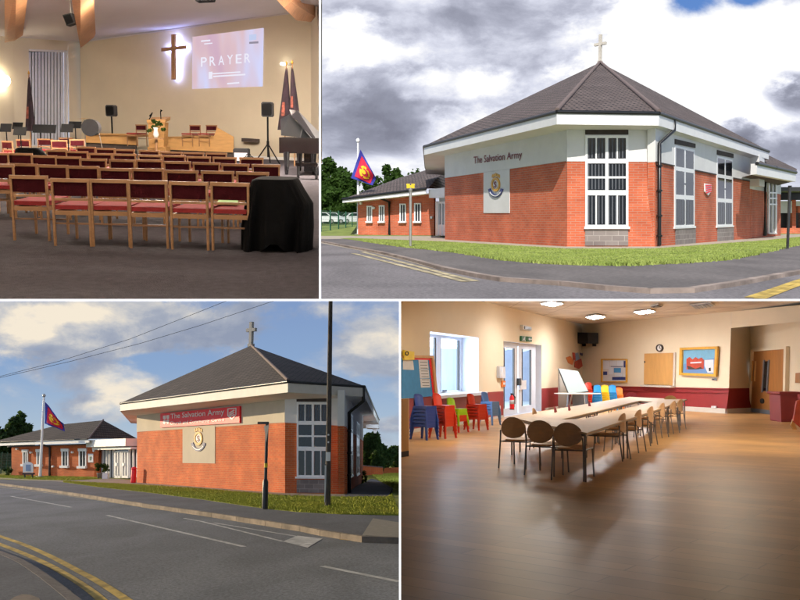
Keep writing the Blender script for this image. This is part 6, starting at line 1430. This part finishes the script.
# stacks of plastic children's chairs
def kid(label,m_):
    t=thing(B,'childrens_chair',label,'chair')
    def sh(u,v):   # back panel with rounded top, leaning
        w=.15*(1-.25*max(0,v-.75)*4*abs(2*u-1)); x=(2*u-1)*w; return V((x,.02-.07*v+.03*(2*u-1)**2,.36+.29*v-(.03*(2*u-1)**2 if v>.9 else 0)))
    b=MB().grid(sh,8,6); b.grid(lambda u,v: sh(1-u,v)+V((0,.015,0)),8,6); b.slab([sh(0,1),sh(1,1),sh(1,1)+V((0,.015,0)),sh(0,1)+V((0,.015,0))],(0,0,.01)); part(t,'backrest',b,m_)
    part(t,'seat',MB().slab([(-.16,.02,.34),(.16,.02,.34),(.17,.42,.345),(-.17,.42,.345)],(0,0,.022)),m_)
    part(t,'apron',MB().slab([(-.165,.42,.28),(.165,.42,.28),(.165,.43,.365),(-.165,.43,.365)],(0,.01,0)).slab([(-.16,.0,.28),(.16,.0,.28),(.16,.01,.365),(-.16,.01,.365)],(0,.01,0)).box(-.172,-.155,.0,.44,.30,.35).box(.155,.172,.0,.44,.30,.35),m_)
    for s in (-1,1):
        for y,yy in ((.02,-.06),(.40,.46)): part(t,'leg',MB().slab([(s*.155-.018,y-.02,.34),(s*.155+.018,y-.02,.34),(s*.155+.018,y+.02,.34),(s*.155-.018,y+.02,.34)],(s*.04,yy-y,-.34)),m_)
    return t
KN={}
def stack(px,pyb,rz,cols,where,dz=.083,z0=0,grp='stacked plastic children\'s chairs',D=None):
    p=B.g(px,pyb) if D is None else B.far(px,373,D); p.z=0; n=len(cols); cnt=['bottom','second from bottom','third from bottom','fourth from bottom','fifth from bottom','sixth from bottom']
    for k,c in enumerate(cols):
        lab='%s plastic chair, %s of %s'%(c,'top' if k==n-1 else cnt[k].replace(' from',' from'),where); z=z0+k*dz; cm=MATS['plastic_'+{'dark blue':'blue','red':'red','lime green':'green','light blue':'sky','orange':'orange','yellow':'yellow','bright blue':'azure'}[c]]
        if c not in KN: KN[c]=kid(lab,cm); KN[c].matrix_world=B.M@Matrix.Translation(p+V((0,0,z)))@Matrix.Rotation(rz,4,'Z'); KN[c]['group']=grp
        else: dup(B,KN[c],p+V((0,0,z)),rz,lab,grp)
stack(418,439,-2.35,['dark blue']*6,'the tall stack at far left')
stack(436.5,437.5,-2.35,['red']*6,'the red stack beside the dark blue')
stack(450.5,431.5,-2.35,['red','red','lime green','lime green'],'the lime topped stack')
stack(470.5,429.5,-2.35,['red']*5,'the red stack right of lime')
stack(484.5,424.5,-2.35,['light blue']*5,'the light blue stack beside the socket')
gr2='colourful chairs stacked in the far corner'
for px,cs,lab in ((588,['red']*6,'the corner stack behind the round table'),(597,['bright blue']*5,'the left bright blue corner stack'),(604.5,['yellow']*5,'the yellow stack in the far corner'),(612,['bright blue']*5,'the right bright blue corner stack'),(618.5,['orange']*4,'the orange stack in the far corner')):
    stack(px,0,2.9,cs,lab,.10,0,gr2,37.5 if px>590 else 39)
# round table, easel, cupboard
lo_=B.g(577,414); lo_=V((B.far(577,373,36.5).x,36.5,0)); t=thing(B,'round_table','white round topped table in the far corner before the colourful chairs','table',lo_)
part(t,'tabletop',MB().lathe((0,0,.70),[(.93,0),(.95,.015),(.93,.03)],28),MATS['skirting_white'])
for a in (.5,2.1,3.7,5.2): part(t,'leg',MB().tube([(.6*math.cos(a),.6*math.sin(a),0),(.5*math.cos(a),.5*math.sin(a),.7)],.025,6),MATS['kick_plate'])
D_=37.6; lo_=V((B.far(570,373,D_).x,D_,0)); t=thing(B,'easel_whiteboard','tilted white board on an easel in the corner beside the glazed doors','whiteboard',lo_)
part(t,'board',MB().slab([B.far(558.4,368.6,D_),B.far(578,371,D_+.1),B.far(588.5,391.6,D_-.2),B.far(568.5,394,D_-.4)],(0,.05,0)),MATS['whiteboard'],loc=lo_,abs_=True)
m=MB(); e=[B.far(558.4,368.6,D_-.05),B.far(568.5,394,D_-.45),B.far(588.5,391.6,D_-.25)]; m.tube(e,.03,5); part(t,'edge_trim',m,MATS['dark_metal'],loc=lo_,abs_=True)
for a,b in (((559,372),(559,412)),((572,394),(569,413)),((584,392),(585,411))): part(t,'leg',MB().tube([B.far(*a,D_+.1),V((B.far(*b,D_+.1).x,D_+.1,0))],.03,6),MATS['skirting_white'],loc=lo_,abs_=True)
part(t,'front_panel',MB().slab([B.far(572,394.5,D_+.2),B.far(588,393,D_+.2),B.far(588,407,D_+.2),B.far(573,408,D_+.2)],(0,.05,0)),MATS['kick_plate'],loc=lo_,abs_=True)
part(t,'side_panel',MB().slab([B.far(558.2,371,D_+.6),B.far(569,393,D_+.6),B.far(569,408.5,D_+.6),B.far(558.2,407,D_+.6)],(0,.05,0)),MATS['skirting_white'],loc=lo_,abs_=True)
a=B.g(400.3,457.5);b=B.g(408.4,456); t=thing(B,'wooden_cupboard','plain light wood cupboard end cut by the left edge','cupboard',(a+b)/2); lo_=(a+b)/2
h=B.zat(b,399); part(t,'side',MB().slab([a,b,b+V((0,0,h)),a+V((0,0,h))],(.02,.5,0)),MATS['wood_board'],loc=lo_,abs_=True); part(t,'plinth',MB().slab([a+V((0,-.02,0)),b+V((.01,-.02,0)),b+V((.01,-.02,.1)),a+V((0,-.02,.1))],(0,.02,0)),MATS['lintel_dark'],loc=lo_,abs_=True)
# ================================================================== dividers between the four places
m=MB(); m.slab([(-7,2,-.0022),(10,2,-.0022),(26,22.0,-.0022),(-14,22.0,-.0022)],(0,0,.0044)) if False else None
def world_struct(name, mb, label):
    o=struct(None,name,mb,[MATS['divider'],MATS['divider_side']],'structure',label)
    for p in o.data.polygons: p.material_index = 0 if p.normal.y < -.9 else 1
    return o
T_=.0022
y1=11.4; m=MB(); m.slab([(-2.5,2,-T_),(2.5,2,-T_),(12,y1,-T_),(-12,y1,-T_)],(0,0,2*T_)); world_struct('divider_wall',m,'thin white horizontal divider between upper and lower places')
k=-80/F; y1=34.5
m=MB(); m.slab([(k*2-T_,2,T_),(k*2+T_,2,T_),(k*y1+T_,y1,T_),(k*y1-T_,y1,T_)],(0,0,15)); DV=world_struct('divider_wall',m,'thin white upright divider between upper places')
m=MB(); m.slab([(-T_,2,-T_),(T_,2,-T_),(T_,62,-T_),(-T_,62,-T_)],(0,0,-12)); world_struct('divider_wall',m,'thin white upright divider between lower places')  # far stretch is unseen, added to block the courtyard's side glow
# ================================================================== world: real sky model with cloud layers
wd=bpy.data.worlds.new('World'); SC.world=wd; wd.use_nodes=True; nt=wd.node_tree; nt.nodes.clear()
L=nt.links.new
def N(t,**k): return nd(nt,t,**k)
def M_(op,a,b=None,c=None,clamp=False):
    n=N('ShaderNodeMath',operation=op); n.use_clamp=clamp
    for i,x in enumerate((a,b,c)):
        if x is None: continue
        if isinstance(x,(int,float)): n.inputs[i].default_value=x
        else: L(x,n.inputs[i])
    return n.outputs[0]
sky=N('ShaderNodeTexSky',sky_type='NISHITA'); sky.sun_disc=False; sky.sun_elevation=math.radians(38); sky.sun_rotation=math.radians(190)
tc=N('ShaderNodeTexCoord'); sp=N('ShaderNodeSeparateXYZ'); L(tc.outputs['Generated'],sp.inputs[0])
ay=M_('MAXIMUM',M_('ABSOLUTE',sp.outputs[1]),.18)
u=M_('DIVIDE',sp.outputs[0],ay); v=M_('DIVIDE',sp.outputs[2],ay)
def noise(su,sv,ou,scale,det,rough=.55,dist=.4):
    cb=N('ShaderNodeCombineXYZ'); L(M_('MULTIPLY_ADD',u,su,ou),cb.inputs[0]); L(M_('MULTIPLY',v,sv),cb.inputs[1])
    n=N('ShaderNodeTexNoise'); n.inputs['Scale'].default_value=scale; n.inputs['Detail'].default_value=det; n.inputs['Roughness'].default_value=rough; n.inputs['Distortion'].default_value=dist
    L(cb.outputs[0],n.inputs['Vector']); return n.outputs[0]
def blob(cu,cv,ru,rv,wob,pw=1.0):
    a=M_('DIVIDE',M_('SUBTRACT',u,cu),ru); b=M_('DIVIDE',M_('SUBTRACT',v,cv),rv)
    d=M_('SQRT',M_('ADD',M_('MULTIPLY',a,a),M_('MULTIPLY',b,b)))
    d=M_('ADD',d,wob)
    n=N('ShaderNodeMapRange',interpolation_type='SMOOTHSTEP'); n.inputs[1].default_value=1.25; n.inputs[2].default_value=.45; L(d,n.inputs[0]); return n.outputs[0]
def sc(px,py): return ((px-400)/F,(300-py)/F)
def ramp(x,els):
    n=N('ShaderNodeValToRGB'); cr=n.color_ramp
    while len(cr.elements)<len(els): cr.elements.new(.5)
    for e,(p,c) in zip(cr.elements,els): e.position=p; e.color=c
    L(x,n.inputs[0]); return n.outputs[0]
def mix(f,a,b,typ='MIX'):
    n=N('ShaderNodeMix',data_type='RGBA',blend_type=typ); 
    if isinstance(f,(int,float)): n.inputs[0].default_value=f
    else: L(f,n.inputs[0])
    for s_,x in ((6,a),(7,b)):
        if isinstance(x,tuple): n.inputs[s_].default_value=x
        else: L(x,n.inputs[s_])
    return n.outputs[2]
# day half: banked grey and white cumulus
w1=M_('MULTIPLY',M_('SUBTRACT',noise(1,1.5,3.1,12,7,.62,.2),.5),2.6)
w2=M_('MULTIPLY',M_('SUBTRACT',noise(1,1.6,8.3,8,7,.62,.2),.5),2.4)
n3=noise(1,1.9,.7,8,8,.62,.25)
base=M_('MULTIPLY_ADD',M_('SUBTRACT',n3,.5),1.2,.60)
def acc(b,items):
    for (px,py,rx,ry,amp,w) in items:
        cu,cv=sc(px,py); b=M_('MULTIPLY_ADD',blob(cu,cv,rx/F,ry/F,w),amp,b)
    return b
base=acc(base,[(340,40,50,26,.42,w1),(395,54,55,16,.34,w2),(455,84,60,20,.36,w1),(700,60,120,75,.75,w2),(620,25,60,35,.16,w1),(790,35,60,50,.4,w2),
    (410,20,110,24,-.10,w2),(400,112,90,26,-.26,w1),(345,135,70,26,-.24,w2),(335,95,30,12,-.12,w1),(350,172,70,16,.22,w2),(520,18,90,26,-.12,w1),(735,128,45,16,-.55,w1),(790,88,34,24,-.75,w2),(800,150,60,20,-.3,w1),(560,120,110,40,.20,w2),(470,140,50,30,.12,w2),(330,190,40,10,.2,w1)])
dayc=ramp(base,[(.06,srgb(132,134,150)),(.34,srgb(156,159,176)),(.5,srgb(184,187,204)),(.66,srgb(220,223,238)),(.86,(1.03,1.03,1.04,1))])
dayc=mix(1.0,dayc,(10.2,10.2,10.2,1),'MULTIPLY')
cu,cv=sc(700,2)
wh=M_('MULTIPLY_ADD',w1,.8,.12)
hole=M_('MAXIMUM',blob(*sc(692,-1),36/F,17/F,wh),blob(*sc(748,-3),28/F,14/F,wh))
dayc=mix(hole,dayc,mix(.35,mix(1.0,sky.outputs[0],(.5,.7,1.0,1),'MULTIPLY'),(1.5,3.2,8.2,1)))
# evening half
e1=w1; e2=w2
eb=M_('MULTIPLY_ADD',M_('SUBTRACT',n3,.5),1.5,.43)
cover=acc(eb,[(60,325,120,38,.55,e1),(150,330,110,30,.40,e1),(120,380,60,22,.35,e2),(95,410,40,14,.30,e2),(372,352,42,28,.42,e2),(235,322,80,22,.30,e1),(330,325,60,20,.15,e2),(385,425,30,8,.3,e1),(285,330,40,25,-.35,e2),(165,362,50,16,-.2,e1),(40,405,90,20,-.1,e2),(370,405,30,14,-.35,e1)])
cf=N('ShaderNodeMapRange',interpolation_type='SMOOTHSTEP'); cf.inputs[1].default_value=.34; cf.inputs[2].default_value=.86; L(cover,cf.inputs[0])
lightm=acc(M_('MULTIPLY_ADD',M_('SUBTRACT',noise(1,1.8,31.0,9,7,.62,.3),.5),2.0,.48),[(30,325,50,22,.35,e1),(70,312,50,12,.3,e2),(125,385,35,22,.45,e2),(92,408,25,9,.35,e1),(375,345,28,12,.3,e2),(180,335,80,22,-.25,e1),(60,360,70,16,-.2,e2),(0,362,30,14,.3,e1)])
cl=ramp(lightm,[(.1,srgb(146,156,178)),(.4,srgb(168,175,190)),(.6,srgb(200,200,202)),(.92,srgb(246,234,214))])
elev=N('ShaderNodeMapRange'); elev.inputs[1].default_value=-.19; elev.inputs[2].default_value=-.0; L(v,elev.inputs[0])
bl=ramp(elev.outputs[0],[(0,srgb(206,216,224)),(.25,srgb(178,200,222)),(.6,srgb(142,174,216)),(1,srgb(124,154,204))])
evc=mix(cf.outputs[0],mix(.12,bl,mix(1.0,sky.outputs[0],(.1,.1,.1,1),'MULTIPLY')),cl)
evc=mix(1.0,evc,(10,10,10,1),'MULTIPLY')
sel=N('ShaderNodeMapRange'); sel.inputs[1].default_value=-.003; sel.inputs[2].default_value=.003; L(sp.outputs[2],sel.inputs[0])
allc=mix(sel.outputs[0],evc,dayc)
# behind the viewer the sky is clear
bk_=N('ShaderNodeMapRange'); bk_.inputs[1].default_value=.72; bk_.inputs[2].default_value=.42; L(sp.outputs[1],bk_.inputs[0])
clear=mix(sel.outputs[0],(5.0,5.6,6.6,1),mix(1.0,sky.outputs[0],(1.25,1.3,1.4,1),'MULTIPLY'))
allc=mix(bk_.outputs[0],allc,clear)
bg=N('ShaderNodeBackground'); bg.inputs[1].default_value=.1; L(allc,bg.inputs[0]); wo=N('ShaderNodeOutputWorld'); L(bg.outputs[0],wo.inputs[0])
wd.cycles.sampling_method='MANUAL'; wd.cycles.sample_map_resolution=512
# ================================================================== sun (one per outdoor place: the two photographs were taken at different hours)
def sun(name,bay,az,el,strength,col,angle=.5):
    """az: degrees to the right of straight behind the camera; el above the place's own ground"""
    a=math.radians(az); e=math.radians(el); d=V((math.sin(a)*math.cos(e),-math.cos(a)*math.cos(e),math.sin(e)))
    ld=bpy.data.lights.new(name,'SUN'); ld.energy=strength; ld.angle=math.radians(angle); ld.color=col
    o=bpy.data.objects.new(name,ld); COL.objects.link(o); w=bay.M.to_3x3()@d
    o.rotation_euler=w.to_track_quat('Z','Y').to_euler()
    c=bpy.data.collections.new(name+'_place')
    def rec(x):
        if x.name not in c.objects: c.objects.link(x)
        for k_ in x.children: rec(k_)
    for x in bay.col: rec(x)
    o.light_linking.receiver_collection=c; o.light_linking.blocker_collection=c
    return o
sd=sun('sun_day',DAY,-7,43,5.0,(1,.95,.87))
rc=bpy.data.collections.new('sun_day_receivers')
for o in list(sd.light_linking.receiver_collection.objects)+[o for o in SC.objects if o.name.startswith('divider_wall')]: rc.objects.link(o)
sd.light_linking.receiver_collection=rc
sun('sun_evening',EVE,-111,11,5,(1,.80,.52))
